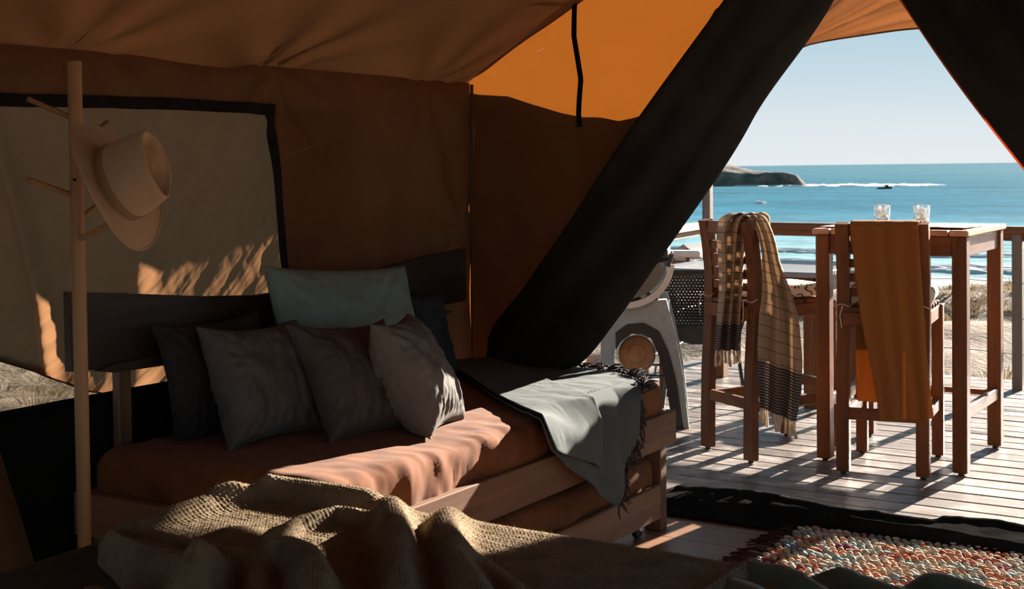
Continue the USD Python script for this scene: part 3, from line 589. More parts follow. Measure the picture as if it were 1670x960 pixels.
# ---- throw across the foot of the daybed
m_throw = M('grey_throw', {'a': ('attribute', {'attribute': 'st'}), 'mp': ('mapping', {'rotation': (0, 0, .5)}), 'w': ('wave_texture', {'wave_type': 'bands', 'bands_direction': 'diagonal', 'scale': 120.0, 'distortion': .12, 'detail': 1.0}), 'r': ('rgb_ramp', {'ramp': [(.3, (.064, .075, .076)), (.7, (.104, .12, .12))]}),
    'b': ('bump', {'strength': .3, 'distance': .002}), 'p': ('principled_bsdf', {'roughness': .95, 'specular_ior_level': .15})}, [('a.vector', 'w.vector'), ('w.fac', 'r.fac'), ('r.color', 'p.base_color'), ('w.fac', 'b.height'), ('b.normal', 'p.normal')], 'p.BSDF')
m_fringe = fabric('dark_fringe', (.030, .026, .024), (.05, .043, .038), 60)
def drape(Lp, Rp, lift, seed, n=120, m_=110, th=.004):
    L_, R_ = smooth_path(Lp, n), smooth_path(Rp, n); t_ = np.linspace(0, 1, m_)[None, :, None]
    P = L_[:, None] + (R_ - L_)[:, None] * t_
    on = P[..., 2] > .548
    Q = stk([P[..., 0] * 1.0, P[..., 1], P[..., 2]], -1)
    w = .010 * fbm(Q, 5, 3, seed) + .010 * fbm(Q * [.5, 1.6, .5], 9, 3, seed + 1)
    top = sst((P[..., 2] - .50) / .06)
    P[..., 2] += (lift + np.abs(w)) * top
    P[..., 0] += (lift + w * .8 + .012 * np.sin(P[..., 1] * 34 + P[..., 2] * 9) * sst((.56 - P[..., 2]) / .2)) * (1 - top)
    # keep the cloth clear of the mattress's rounded edge
    dx, dz = P[..., 0] + 2.165, P[..., 2] - .505; rr = np.hypot(dx, dz) + 1e-9; need = .066 + lift; k_ = (dx > 0) & (dz > 0) & (rr < need) & (P[..., 1] < 4.36)
    P[..., 0] = np.where(k_, -2.165 + dx / rr * need, P[..., 0]); P[..., 2] = np.where(k_, .505 + dz / rr * need, P[..., 2])
    u_, v_ = np.meshgrid(np.linspace(0, 1, n) * 1.3, np.linspace(0, 1, m_) * .6, indexing='ij'); uv = stk([u_.ravel(), v_.ravel()], 1)
    return solid(P, th), np.vstack([uv, uv]), P
tw = thing('throw', 'grey blue herringbone throw folded over the foot of the daybed', 'throw')
LA = [(-2.995, 4.19, .566), (-2.679, 3.902, .568), (-2.436, 3.674, .570), (-2.198, 3.489, .568), (-2.088, 3.42, .566), (-2.062, 3.405, .53), (-2.058, 3.425, .475)]
RA = [(-2.96, 4.37, .562), (-2.625, 4.352, .566), (-2.42, 4.345, .568), (-2.288, 4.30, .568), (-2.088, 4.11, .567), (-2.060, 4.043, .525), (-2.057, 4.0, .44), (-2.057, 3.925, .329), (-2.057, 3.836, .212)]
mA, uvA, PA = drape(LA, RA, .009, 151); obj('throw_cloth', mA, m_throw, tw, True, uv=uvA)
RB = [(-2.90, 4.36, .566), (-2.65, 4.20, .570), (-2.429, 4.001, .572), (-2.198, 3.838, .570), (-2.088, 3.76, .567), (-2.058, 3.735, .50), (-2.054, 3.753, .359)]
LB = [(x + .004, a_ + .004, z_ + .002) for x, a_, z_ in LA]
mB, uvB, PB = drape(LB, RB, .020, 151); obj('folded_layer', mB, m_throw, tw, True, uv=uvB)
fr_ = []
for i in range(190):
    q = along(PA[:, -1], np.array([R.uniform(.06, .995)]))[0]; q = q + [0, 0, .004]; hang = q[2] < .54
    L = R.uniform(.035, .07)
    d = np.array([.15 * R.uniform(-1, 1), R.uniform(.1, .5), -.9]) if hang else np.array([R.uniform(-.3, .6), R.uniform(.5, 1), R.uniform(-.15, .35)])
    d /= np.linalg.norm(d); mid = q + d * L * .5 + np.array([R.uniform(-1, 1), R.uniform(-1, 1), R.uniform(0, 1) if not hang else 0]) * .008; end = q + d * L + np.array([R.uniform(-1, 1), R.uniform(-1, 1), -.3]) * .010
    if not hang: end[2] = max(end[2], .568) if end[1] < 4.34 else end[2] - .012
    fr_.append(tube([q, mid, end], .0028, 5, scale=[1, 1.2, .7]))
obj('fringe', cat(fr_), m_fringe, tw, True, label='dark knotted fringe')

# ================================================================ FOREGROUND BED
m_sheet = fabric('olive_sheet', (.040, .042, .032), (.058, .060, .046), 7, .95, 700, .4)
fb = thing('bed', 'low double bed with dark olive sheet in the foreground', 'bed')
bmesh = rounded((2.06, 1.56, .34), .06, .03); v = bmesh.vertices; bmesh.vertices = v + np.array(bmesh.vertex_normals) * (.012 * fbm(v + 5, 3, 3, 161) + .006 * fbm(v + 5, 9, 3, 162))[:, None] + [-1.07, 1.42, .452]
obj('sheeted_mattress', bmesh, m_sheet, fb, True)
obj('bed_base', rbox((2.0, 1.5, .22), (-1.07, 1.42, .165), .01), m_dark_y, fb)
for x_ in (-2.0, -.14):
    for a_ in (.74, 2.1):
        obj('bed_leg', rbox((.06, .06, .07), (x_, a_, .035), .004), m_dark_z, fb)

m_knit = M('knit_wool', {'tc': ('texture_coordinate', {}), 'n': ('noise_texture', {'scale': 16.0, 'detail': 4.0}), 'r': ('rgb_ramp', {'ramp': [(.3, (.155, .113, .071)), (.7, (.23, .172, .11))]}),
    'f': ('noise_texture', {'scale': 420.0, 'detail': 3.0}), 'b': ('bump', {'strength': .8, 'distance': .004}), 'p': ('principled_bsdf', {'roughness': 1.0, 'sheen_weight': .08, 'sheen_roughness': .5, 'sheen_tint': (1, .8, .55), 'specular_ior_level': .05})},
    [('tc.object', 'n.vector'), ('tc.object', 'f.vector'), ('n.fac', 'r.fac'), ('r.color', 'p.base_color'), ('f.fac', 'b.height'), ('b.normal', 'p.normal')], 'p.BSDF')
def seg_dist(B, A, poly):
    best = np.full(B.shape, 9.0); bt = np.zeros(B.shape); poly = np.array(poly); d = np.r_[0, np.cumsum(np.hypot(*np.diff(poly, axis=0).T))]
    for i in range(len(poly) - 1):
        p, q = poly[i], poly[i + 1]; e = q - p; L2 = e @ e
        s = np.clip(((B - p[0]) * e[0] + (A - p[1]) * e[1]) / L2, 0, 1); dd = np.hypot(B - p[0] - s * e[0], A - p[1] - s * e[1])
        k = dd < best; best = np.where(k, dd, best); bt = np.where(k, (d[i] + s * math.sqrt(L2)) / d[-1], bt)
    return best, bt
ridges = [  # polyline (x, y), half width, height, taper at start and end
    ([(-2.01, 1.70), (-1.895, 1.675), (-1.807, 1.661), (-1.706, 1.654), (-1.612, 1.639), (-1.521, 1.586), (-1.44, 1.50)], .026, .050, 1, 1),
    ([(-2.00, 1.655), (-1.93, 1.612), (-1.85, 1.575), (-1.782, 1.562), (-1.722, 1.567), (-1.654, 1.553), (-1.582, 1.497), (-1.52, 1.43), (-1.46, 1.30)], .034, .066, 1, 1),
    ([(-1.63, 1.60), (-1.568, 1.51), (-1.50, 1.43), (-1.43, 1.33)], .030, .078, .5, 1),
    ([(-1.60, 1.63), (-1.545, 1.69), (-1.483, 1.672), (-1.401, 1.602), (-1.33, 1.52), (-1.27, 1.42)], .036, .074, 1, 1),
    ([(-1.655, 2.12), (-1.56, 2.01), (-1.456, 1.889), (-1.332, 1.727), (-1.25, 1.63), (-1.17, 1.52)], .034, .056, .5, 1),
    ([(-1.51, 2.12), (-1.44, 2.01), (-1.374, 1.927), (-1.283, 1.825), (-1.192, 1.738), (-1.10, 1.64), (-.98, 1.50)], .034, .052, .5, 1),
    ([(-1.374, 1.93), (-1.27, 1.89), (-1.15, 1.80), (-1.02, 1.66)], .022, .026, .4, 1),
    ([(-2.07, 1.70), (-2.05, 1.80), (-2.03, 1.98), (-2.00, 2.10)], .040, .034, 1, 1),
    ([(-2.02, 2.11), (-1.93, 2.13), (-1.84, 2.13), (-1.74, 2.135), (-1.66, 2.13)], .034, .040, 1, 1),
    ([(-1.70, 1.80), (-1.735, 1.93), (-1.72, 2.03), (-1.62, 2.05)], .014, .030, .3, .5),
    ([(-2.04, 1.98), (-1.985, 2.06), (-1.965, 2.13)], .020, .028, .6, 1),
    ([(-1.78, 1.50), (-1.74, 1.44), (-1.66, 1.36), (-1.60, 1.24)], .026, .052, 1, 1),
    ([(-1.70, 1.45), (-1.62, 1.40), (-1.56, 1.30)], .020, .030, 1, 1),
    ([(-1.86, 1.86), (-1.74, 1.80), (-1.60, 1.78)], .05, .016, 1, 1),
]
nb, ns_ = 560, 580
bq = np.linspace(-2.075, -.858, nb); sq = np.linspace(.92, 2.50, ns_)
B, S = np.meshgrid(np.linspace(0, 1, nb), sq, indexing='ij')
BL = np.interp(S, [.92, 1.42, 1.474, 1.534, 1.573, 1.614, 1.70, 1.85, 2.5], [-1.72, -1.745, -1.75, -1.80, -1.87, -1.955, -2.065, -2.075, -2.075])
B = BL + (-.858 - BL) * B
H = np.zeros_like(B)
for poly, w_, h_, t0, t1 in ridges:
    d_, tq = seg_dist(B, S, poly); e_ = np.clip(tq / .12, 0, 1) if t0 else 1; f_ = np.clip((1 - tq) / .2, 0, 1)
    hh = h_ * (np.exp(-(d_ / (1.12 * w_)) ** 2.6)) * (1 - .75 * (1 - sst(e_)) * t0) * (1 - .75 * (1 - sst(f_)) * t1)
    H = np.sqrt(H ** 2 + hh ** 2) + .12 * np.minimum(H, hh)
Q = stk([B, S, 0 * B], -1)
H += .012 * np.clip(fbm(Q, 2.6, 3, 171) + .15, 0, 1) + .007 * fbm(Q, 7, 3, 172)
edge_d = np.minimum(np.minimum(B - BL, -.858 - B), 1)
# waffle stitches: rows of small bumps, running with the cloth
wob = 10 * fbm(Q, 3, 2, 173)
st_ = np.abs(np.sin(PI * (B / .0085) + wob * .12)) * np.abs(np.sin(PI * (S / .0100) + wob * .1))
stitch = .0036 * st_ ** .7 + .0022 * fbm(Q, 160, 2, 174)
rib = np.exp(-((B + .885) / .018) ** 2); stitch += rib * .006 * np.abs(np.sin(PI * S / .018)); H += .012 * rib
SE, Rr = 2.155, .055
ov = np.clip(S - SE, 0, None); th_ = np.clip(ov / Rr, 0, PI / 2 * .96); down = np.clip(ov - Rr * PI / 2 * .96, 0, None)
A0 = np.minimum(S, SE) + Rr * np.sin(th_) + down * .06; Z0 = .628 - Rr * (1 - np.cos(th_)) - down
n_a, n_z = np.sin(th_), np.cos(th_); H *= .12 + .88 * sst((B - BL + .006) / .075); hs = (H + stitch) * (1 - .5 * sst(down / .1))
base = stk([B, A0 + n_a * hs, Z0 + n_z * hs], -1)
lf = 1 - sst((B - BL) / .05); base[..., 2] -= .030 * lf ** 2; rt = sst((B + .91) / .05); base[..., 2] -= .014 * rt ** 2
base[..., 0] += .02 * fbm(stk([0 * B, S, 0 * B], -1), 4, 3, 175) * np.exp(-edge_d / .06)
bl = thing('blanket', 'thick brown waffle-knit wool blanket lying crumpled across the foreground bed', 'blanket')
rimc = lambda q: tube(smooth_path(q, 160) - [0, 0, .007], .0085, 8)
obj('knit', sheet(base[:, ::-1] if normals(base)[..., 2].mean() < 0 else base), m_knit, bl, True)
obj('hem', cat([rimc(base[0, ::6]), rimc(base[-1, ::6]), rimc(base[::6, -1])]), m_knit, bl, True)
# woolly fuzz: short fibres standing on the cloth
nr = normals(base).reshape(-1, 3); bp = base.reshape(-1, 3)
if nr[:, 2].mean() < 0: nr = -nr
sel = RN.choice(len(bp), 60000, replace=False); sel = sel[(bp[sel, 1] > 1.3)]
p0 = bp[sel] - nr[sel] * .001; dr = nr[sel] + RN.normal(0, .55, (len(sel), 3)); dr /= np.linalg.norm(dr, axis=1)[:, None]; Lf = RN.uniform(.0018, .0045, len(sel))[:, None]
cv = UsdGeom.BasisCurves.Define(stage, str(bl.GetPath()) + '/wool_fuzz'); cv.CreateTypeAttr('linear')
cp = stk([p0, p0 + dr * Lf * .6, p0 + dr * Lf + RN.normal(0, .0012, (len(sel), 3))], 1)
cv.CreateCurveVertexCountsAttr(Vt.IntArray.FromNumpy(np.full(len(sel), 3, np.int32))); cv.CreatePointsAttr(Vt.Vec3fArray.FromNumpy(cp.reshape(-1, 3).astype(np.float32)))
cv.CreateWidthsAttr(Vt.FloatArray([.00055])); cv.SetWidthsInterpolation('constant'); UsdShade.MaterialBindingAPI.Apply(cv.GetPrim()).Bind(m_knit); tag(cv, None, None, None, 'stuff')

# dark green bedspread heaped at the far right of the bed
m_green = fabric('green_satin', (.034, .064, .051), (.052, .092, .074), 8, .45, 600, .2, spec=.4)
b_ = np.linspace(-.885, -.03, 170)[:, None]; s = np.linspace(0, 1, 110)[None]
yy_ = 1.15 + 1.05 * s + 0 * b_; BB = b_ + 0 * s
topz = np.interp(b_, [-.92, -.854, -.766, -.683, -.534, -.423, -.03], [.634, .642, .655, .650, .668, .674, .69])
Q = stk([BB, yy_, 0 * BB], -1)
ZZ = .632 + (topz - .632) * sst((s - .55) / .35) + -.006 + .010 * fbm(Q, 4, 3, 181) + .010 * np.sin(BB * 30 + yy_ * 55 + 12 * fbm(Q, 3, 3, 182)) * (.4 + sst((s - .5) / .4)) + .012 * fbm(Q * [1, 2.2, 1], 11, 3, 183) - .10 * sst((s - .955) / .045)
tag(obj('bedspread', solid(stk([BB, yy_, np.maximum(ZZ, .628 - .09 * (s > .96))], -1), .006), m_green, None, True), 'dark green satin bedspread rumpled at the right end of the bed', 'bedspread')

# ================================================================ RUG
rg = thing('rug', 'colourful chunky rag rug on the floor inside the doorway', 'rug')
m_rugb = fabric('rug_base', (.10, .045, .038), (.16, .075, .06), 30)
RX0, RX1, RY0, RY1 = -1.685, .10, 3.45, 4.69
obj('backing', rbox((RX1 - RX0, RY1 - RY0, .012), ((RX0 + RX1) / 2, (RY0 + RY1) / 2, .0065), .004), m_rugb, rg)
cols = [(.62, .52, .40), (.70, .62, .50), (.55, .22, .13), (.62, .30, .18), (.50, .16, .12), (.36, .40, .36), (.24, .32, .33), (.48, .44, .36), (.60, .42, .28), (.20, .30, .36), (.28, .05, .07), (.42, .36, .30), (.66, .40, .28)]
wts = [16, 15, 9, 9, 4, 9, 6, 12, 8, 3, 2, 9, 7]
m_rag = [fabric(f'rag_{k:02d}', tuple(c * .54 for c in q), tuple(min(1, c * .90) for c in q), 60, .95, 400, .5) for k, q in enumerate(cols)]
def nub(seed):
    g = np.random.default_rng(seed); m = trimesh.creation.icosphere(1, 1.0); v = m.vertices.copy()
    an = np.arctan2(v[:, 2], v[:, 1]); rr = np.hypot(v[:, 1], v[:, 2])
    tw = 1 + .20 * np.sin(an * 3 + v[:, 0] * g.uniform(2.5, 4.5) + g.uniform(0, 6)) * rr + .42 * fbm(v, 1.7, 3, seed)
    v *= tw[:, None]; v[:, 0] *= 1 + .25 * g.uniform(-1, 1)
    m.vertices = v * np.array([g.uniform(.0155, .0185), g.uniform(.0085, .011), g.uniform(.0095, .012)]); m.apply_transform(trimesh.transformations.euler_matrix(g.uniform(-.3, .3), g.uniform(-.3, .3), g.uniform(-.55, .05))); return m
nubs = [nub(200 + k) for k in range(16)]
nl = []
ny = int((RY1 - RY0) / .030)
for j in range(ny):
    y = RY1 - .015 - j * .030; n_ = int((RX1 - RX0) / .0285); run = 0
    for i in range(n_):
        x = RX0 + .015 + (i + .5 * (j % 2)) * .0285
        if run <= 0: col = R.choices(range(len(cols)), wts)[0]; run = R.choice([1, 1, 2, 2, 3])
        run -= 1
        nl.append((x + R.uniform(-.003, .003), y + R.uniform(-.003, .003) + .004 * math.sin(x * 9), .0155 + R.uniform(-.002, .003), col, R.randrange(16)))
vis = [q for q in nl if -1.72 < q[0] < -.66 and q[1] > 4.02 - .35 * (q[0] + 1.7) * 0 and q[1] > 4.12]
vis.sort(key=lambda q: q[1] - .4 * q[0])
near = vis[:300]; ns = set(map(id, near)); rest = [q for q in nl if id(q) not in ns]
for q in near: obj('rag_knot', nubs[q[4]], m_rag[q[3]], rg, True, loc=q[:3])
for k in range(len(cols)):
    ms = []
    for q in rest:
        if q[3] == k: mm = nubs[q[4]].copy(); mm.apply_translation(q[:3]); ms.append(mm)
    if ms: obj('rag_pile', cat(ms), m_rag[k], rg, True, kind='stuff')
m_maroon = fabric('maroon_yarn', (.05, .018, .018), (.09, .03, .028), 80)
fr_ = []
for i in range(110):
    y = R.uniform(RY0 + .02, RY1 - .01); L = R.uniform(.07, .12)
    fr_.append(tube([(RX0 + .01, y, .010), (RX0 - L * .5, y + R.uniform(-.012, .012), .012 + R.uniform(0, .008)), (RX0 - L, y + R.uniform(-.02, .02), .004)], .0028, 5))
obj('fringe', cat(fr_), m_maroon, rg, True, label='dark maroon fringe')

# ================================================================ COAT STAND AND HAT
cs = thing('coat_stand', 'slim turned pine coat stand with angled pegs', 'coat stand', (-2.684, 2.193, 0))
obj('pole', lathe([(0, .02), (.0165, .02), (.0175, .8), (.0175, 1.612), (.0165, 1.617), (0, 1.617)], 40), m_pine, cs, 40)
obj('foot', lathe([(0, 0), (.15, 0), (.155, .006), (.15, .022), (.03, .03), (0, .03)], 40), m_pine, cs, 40)
O = np.array([-2.684, 2.193, 0])
for p, q in (((-2.690, 2.193, 1.474), (-2.712, 2.075, 1.520)), ((-2.690, 2.193, 1.281), (-2.711, 2.068, 1.325)), ((-2.684, 2.20, 1.405), (-2.787, 2.38, 1.472)), ((-2.684, 2.20, 1.226), (-2.807, 2.361, 1.254)),
             ((-2.684, 2.193, 1.172), (-2.470, 2.13, 1.222)), ((-2.684, 2.193, 1.385), (-2.55, 2.13, 1.412))):
    obj('peg', tube([np.array(p) - O, np.array(q) - O], .0068, 12), m_peg, cs, 40)
obj('screw_hole', trimesh.creation.cylinder(radius=.004, height=.003, sections=14, transform=trimesh.transformations.translation_matrix(np.array([-2.6745, 2.1785, 1.3225]) - O) @ trimesh.geometry.align_vectors([0, 0, 1], [.537, -.843, 0])), m_binding, cs)

m_felt = fabric('tan_felt', (.40, .265, .155), (.45, .305, .185), 10, .95, 900, .15, sheen=.15)
m_felt2 = fabric('tan_band', (.27, .165, .09), (.30, .19, .105), 10, .85, 900, .1)
rv, fv, uv_ = RGT, FWD, UPV
hz = (rv * .90 + uv_ * .44) * math.cos(.27) - fv * math.sin(.27); hz /= np.linalg.norm(hz)
hx_ = (rv * .44 - uv_ * .90); hx_ -= hz * (hx_ @ hz); hx_ /= np.linalg.norm(hx_); hy = np.cross(hz, hx_)
hc = np.array([0, 0, EYE]) + (FWD + RGT * (190 - 835) / F_PX - UPV * (302 - 335) / F_PX) * 3.12
HM = np.eye(4); HM[:3, 0], HM[:3, 1], HM[:3, 2], HM[:3, 3] = hx_, hy, hz, hc
ht = thing('hat', 'tan felt fedora hat hanging on a coat stand peg', 'hat', mat4=HM)
def hat_body():
    ph = np.linspace(0, 2 * PI, 97)[:-1]; rings = []
    ca, cb = .094, .078
    def ring(sa, sb, z_, cx=0): return stk([cx + sa * np.cos(ph), sb * np.sin(ph), np.broadcast_to(z_, ph.shape)], 1)
    for f in np.linspace(0, 1, 12):          # brim from the edge in
        e = 1 - f; sa, sb = ca + e * .070, cb + e * .066
        zb_ = e ** 1.6 * (.016 * np.sin(ph) ** 2 - .010 * np.cos(ph) ** 2)
        rings.append(ring(sa, sb, zb_))
    h0 = .114
    for f in np.linspace(.04, 1, 16):        # crown side
        top_ = h0 - .012 * np.cos(ph) * 1.0 + .004
        sa, sb = ca - .012 * f ** 2, cb - .018 * f ** 2 - .006 * f
        r_ = ring(sa, sb, 0 * ph); fr = np.clip(np.cos(ph), 0, 1) ** 2
        r_[:, 1] *= 1 - .30 * fr * sst((f - .25) / .6)                       # the front narrows
        pin = np.exp(-((np.abs(np.sin(ph)) - .62) / .22) ** 2) * (np.cos(ph) > 0) * np.exp(-((f - .72) / .2) ** 2)
        r_[:, 1] *= 1 - .16 * pin
        r_[:, 2] = top_ * f; rings.append(r_)
    last = rings[-1]
    for f in np.linspace(.93, .02, 14):      # crown top with its long crease
        r_ = last.copy(); r_[:, :2] = last[:, :2] * f + (1 - f) * np.array([.012, 0])
        dent = .028 * sst((1 - f) / .30) * np.exp(-((r_[:, 1] + .006) / .026) ** 2)
        r_[:, 2] = last[:, 2] + .006 * math.sin(PI * min(1, (1 - f) / .2)) * ((1 - f) < .2) - dent; rings.append(r_)
    rings = np.array(rings); n, k = rings.shape[:2]; V = rings.reshape(-1, 3); Fc = []
    for i in range(n - 1):
        for j in range(k):
            p, q = i * k + j, i * k + (j + 1) % k; Fc += [[p, q, q + k], [p, q + k, p + k]]
    V = np.vstack([V, rings[-1].mean(0)]); Fc += [[(n - 1) * k + j, (n - 1) * k + (j + 1) % k, len(V) - 1] for j in range(k)]
    m = T(V, Fc); nn = np.array(m.vertex_normals); inner = V - nn * .0022
    m2 = T(inner, np.array(Fc)[:, ::-1]); e = [[j, len(V) + j, len(V) + (j + 1) % k] for j in range(k)] + [[j, len(V) + (j + 1) % k, (j + 1) % k] for j in range(k)]
    return T(np.vstack([V, inner]), np.vstack([m.faces, m2.faces + len(V), e])), rings
hm, hr = hat_body()
obj('felt_body', hm, m_felt, ht, True)
bnd = []
lo, hi = hr[12].copy(), hr[15].copy()
for r_ in (lo, hi): r_[:, :2] *= 1.018
lo[:, 2] += .001
bi = [lo, hi, hi * [.985, .985, 1], lo * [.985, .985, 1]]; k = len(lo); V = np.vstack(bi); Fc = []
for i in range(4):
    for j in range(k):
        p, q, p2, q2 = i * k + j, i * k + (j + 1) % k, ((i + 1) % 4) * k + j, ((i + 1) % 4) * k + (j + 1) % k; Fc += [[p, q, q2], [p, q2, p2]]
obj('hat_band', T(V, Fc), m_felt2, ht, True, label='darker tan hat band')
rim = np.vstack([hr[0], hr[0][:1]]); obj('brim_edge', tube(rim, .0022, 6), m_felt, ht, True)

# ================================================================ ON THE DECK
def railing(label, p0, p1, posts, extra=None, board=False):
    t_ = thing('deck_railing', label, 'railing'); p0, p1 = np.array(p0, float), np.array(p1, float); d = (p1 - p0) / np.linalg.norm(p1 - p0)
    obj('top_rail', beam(p0 + [0, 0, .940], p1 + [0, 0, .940], .10 if board else .075, .042, .005), m_st['x'] if not board else m_rail, t_)
    obj('under_rail', beam(p0 + [0, 0, .898], p1 + [0, 0, .898], .035, .045, .003), m_st['x'] if not board else m_rail, t_)
    for s_, h_ in posts:
        q = p0 + d * s_
        obj('post', rbox((.058, .058, h_), (q[0], q[1], h_ / 2), .004), m_post, t_)
    for z_ in (.22, .43, .64):
        pts_ = [p0 + (p1 - p0) * f + [0, 0, z_ - .012 * math.sin(PI * ((f * 3) % 1))] for f in np.linspace(0, 1, 19)]
        obj('wire', tube(pts_, .0028, 6), m_steel, t_)
    return t_
m_rail = wood('bleached_rail', (.27, .175, .12), (.40, .29, .215), 'y', .6, 16, .15)  # paler than the front rail: sunlight on the wood is put into its colour
m_post = wood('grey_brown_post', (.10, .075, .055), (.17, .13, .10), 'z', .6, 20, .15, vary=.1)
railing('brown timber railing with wires along the sea side of the deck', (-3.71, 8.31, 0), (-1.12, 8.055, 0), [(.0, 2.2), (2.07, .92)])
railing('timber railing, coloured pale to look sunlit, along the left side of the deck', (-3.68, 8.20, 0), (-3.50, 6.87, 0), [(1.31, .92)], board=True)

# ---- bar table
bt = thing('bar_table', 'square brown slatted timber bar table at the middle of the deck', 'table')
tx0, tx1, ty0, ty1, tz = -2.035, -1.375, 5.735, 6.435, 1.05
for x_ in (tx0 + .03, tx1 - .03):
    for y_ in (ty0 + .03, ty1 - .03):
        l_ = obj('leg', rbox((.062, .062, 1.012), (x_, y_, .518), .004), m_st['z'], bt)
        obj('glide', trimesh.creation.cylinder(radius=.014, height=.012, sections=14, transform=trimesh.transformations.translation_matrix([x_, y_, .006])), m_dkplastic, l_)
for y_ in (ty0 + .022, ty1 - .022): obj('apron', rbox((tx1 - tx0 - .12, .026, .085), ((tx0 + tx1) / 2, y_, .981), .003), m_st['x'], bt)
for x_ in (tx0 + .022, tx1 - .022):
    obj('apron', rbox((.026, ty1 - ty0 - .12, .085), (x_, (ty0 + ty1) / 2, .981), .003), m_st['y'], bt)
    obj('stretcher', rbox((.028, ty1 - ty0 - .12, .055), (x_, (ty0 + ty1) / 2, .262), .003), m_st['y'], bt)
obj('stretcher', rbox((tx1 - tx0 - .08, .05, .026), ((tx0 + tx1) / 2, ty1 - .05, .262), .003), m_st['x'], bt)
m_top = wood('table_slat', (.30, .15, .08), (.46, .27, .16), 'y', .45, 18, .12)  # slats lightened so the colour carries the glossy reflection on the table top
ns_t = 8; wt = (tx1 - tx0 + .03) / ns_t
for k in range(ns_t):
    obj('top_slat', rbox((wt - .007, ty1 - ty0 + .03, .025), (tx0 - .015 + wt * (k + .5), (ty0 + ty1) / 2, 1.0375), .004), m_top, bt)

# ---- bar chairs
def bar_chair(label, rl, rr, fl, fr):
    """feet of the back and front legs; the chair faces away from the back legs"""
    t_ = thing('bar_chair', label, 'bar chair'); rl, rr, fl, fr = (np.array([*p, 0.0]) for p in (rl, rr, fl, fr))
    face = ((fl + fr) - (rl + rr)) / 2; face /= np.linalg.norm(face); side = (rr - rl) / np.linalg.norm(rr - rl)
    pr = [(-.0275, -.021), (.0275, -.021), (.0275, .021), (-.0275, .021)]
    def bend(p): return list(smooth_path([p + [0, 0, .012], p + [0, 0, .35] + face * .006, p + [0, 0, .66] + face * .026, p + [0, 0, .82] + face * .030, p + [0, 0, .95] + face * .018, p + [0, 0, 1.085] - face * .006], 22))
    for p in (rl, rr):
        l_ = obj('back_leg', sweep(bend(p), pr, up=face), m_st['z'], t_, 30)
        obj('glide', trimesh.creation.cylinder(radius=.013, height=.014, sections=14, transform=trimesh.transformations.translation_matrix(p + [0, 0, .006])), m_dkplastic, l_)
    for p in (fl, fr):
        l_ = obj('front_leg', beam(p + [0, 0, .012], p + [0, 0, .70], .05, .05, .004, up=face), m_st['z'], t_)
        obj('glide', trimesh.creation.cylinder(radius=.013, height=.014, sections=14, transform=trimesh.transformations.translation_matrix(p + [0, 0, .006])), m_dkplastic, l_)
    def bar(name, p, q, z_, w_, h_, off=(0, 0, 0), m_=None): obj(name, beam(p + [0, 0, z_] + off, q + [0, 0, z_] + off, w_, h_, .003), m_ or m_st['x'], t_)
    for z_, h_, o in ((1.055, .055, .002), (.972, .036, -.016), (.910, .036, -.024), (.848, .036, -.029), (.786, .036, -.030)):
        P_ = [(rl + (rr - rl) * f - face * (o + .012 * math.sin(PI * f)) + [0, 0, z_]) for f in np.linspace(.04, .96, 9)]
        obj('top_rail' if z_ > 1 else 'back_slat', sweep(P_, [(-h_ / 2, -.009), (h_ / 2, -.009), (h_ / 2, .009), (-h_ / 2, .009)], up=face), m_st['x'], t_, 30)
    bar('apron', rl, rr, .668, .024, .06); bar('apron', fl, fr, .668, .024, .06); bar('apron', rl, fl, .668, .024, .06, m_=m_st['y']); bar('apron', rr, fr, .668, .024, .06, m_=m_st['y'])
    bar('stretcher', rl, rr, .262, .024, .05); bar('stretcher', fl, fr, .30, .024, .05); bar('stretcher', rl, fl, .25, .024, .05, m_=m_st['y']); bar('stretcher', rr, fr, .25, .024, .05, m_=m_st['y'])
    for k in range(6):
        f = (k + .5) / 6; p, q = rl + (fl - rl) * f, rr + (fr - rr) * f; e = (q - p) * .03
        bar('seat_slat', p - e, q + e, .709, .058, .02)
    return (rl + rr + fl + fr) / 4, math.atan2(side[1], side[0]), face, side
m_pat = M('swirl_fabric', {'tc': ('texture_coordinate', {}), 'w': ('wave_texture', {'wave_type': 'rings', 'rings_direction': 'spherical', 'scale': 9.0, 'distortion': 6.0, 'detail': 1.0, 'detail_scale': 3.0}), 'r': ('rgb_ramp', {'ramp': [(.0, (.10, .06, .045)), (.10, (.10, .06, .045)), (.16, (.62, .52, .40)), (1, (.66, .56, .44))]}), 'p': ('principled_bsdf', {'roughness': .95, 'specular_ior_level': .1})},
    [('tc.object', 'w.vector'), ('w.fac', 'r.fac'), ('r.color', 'p.base_color')], 'p.BSDF')
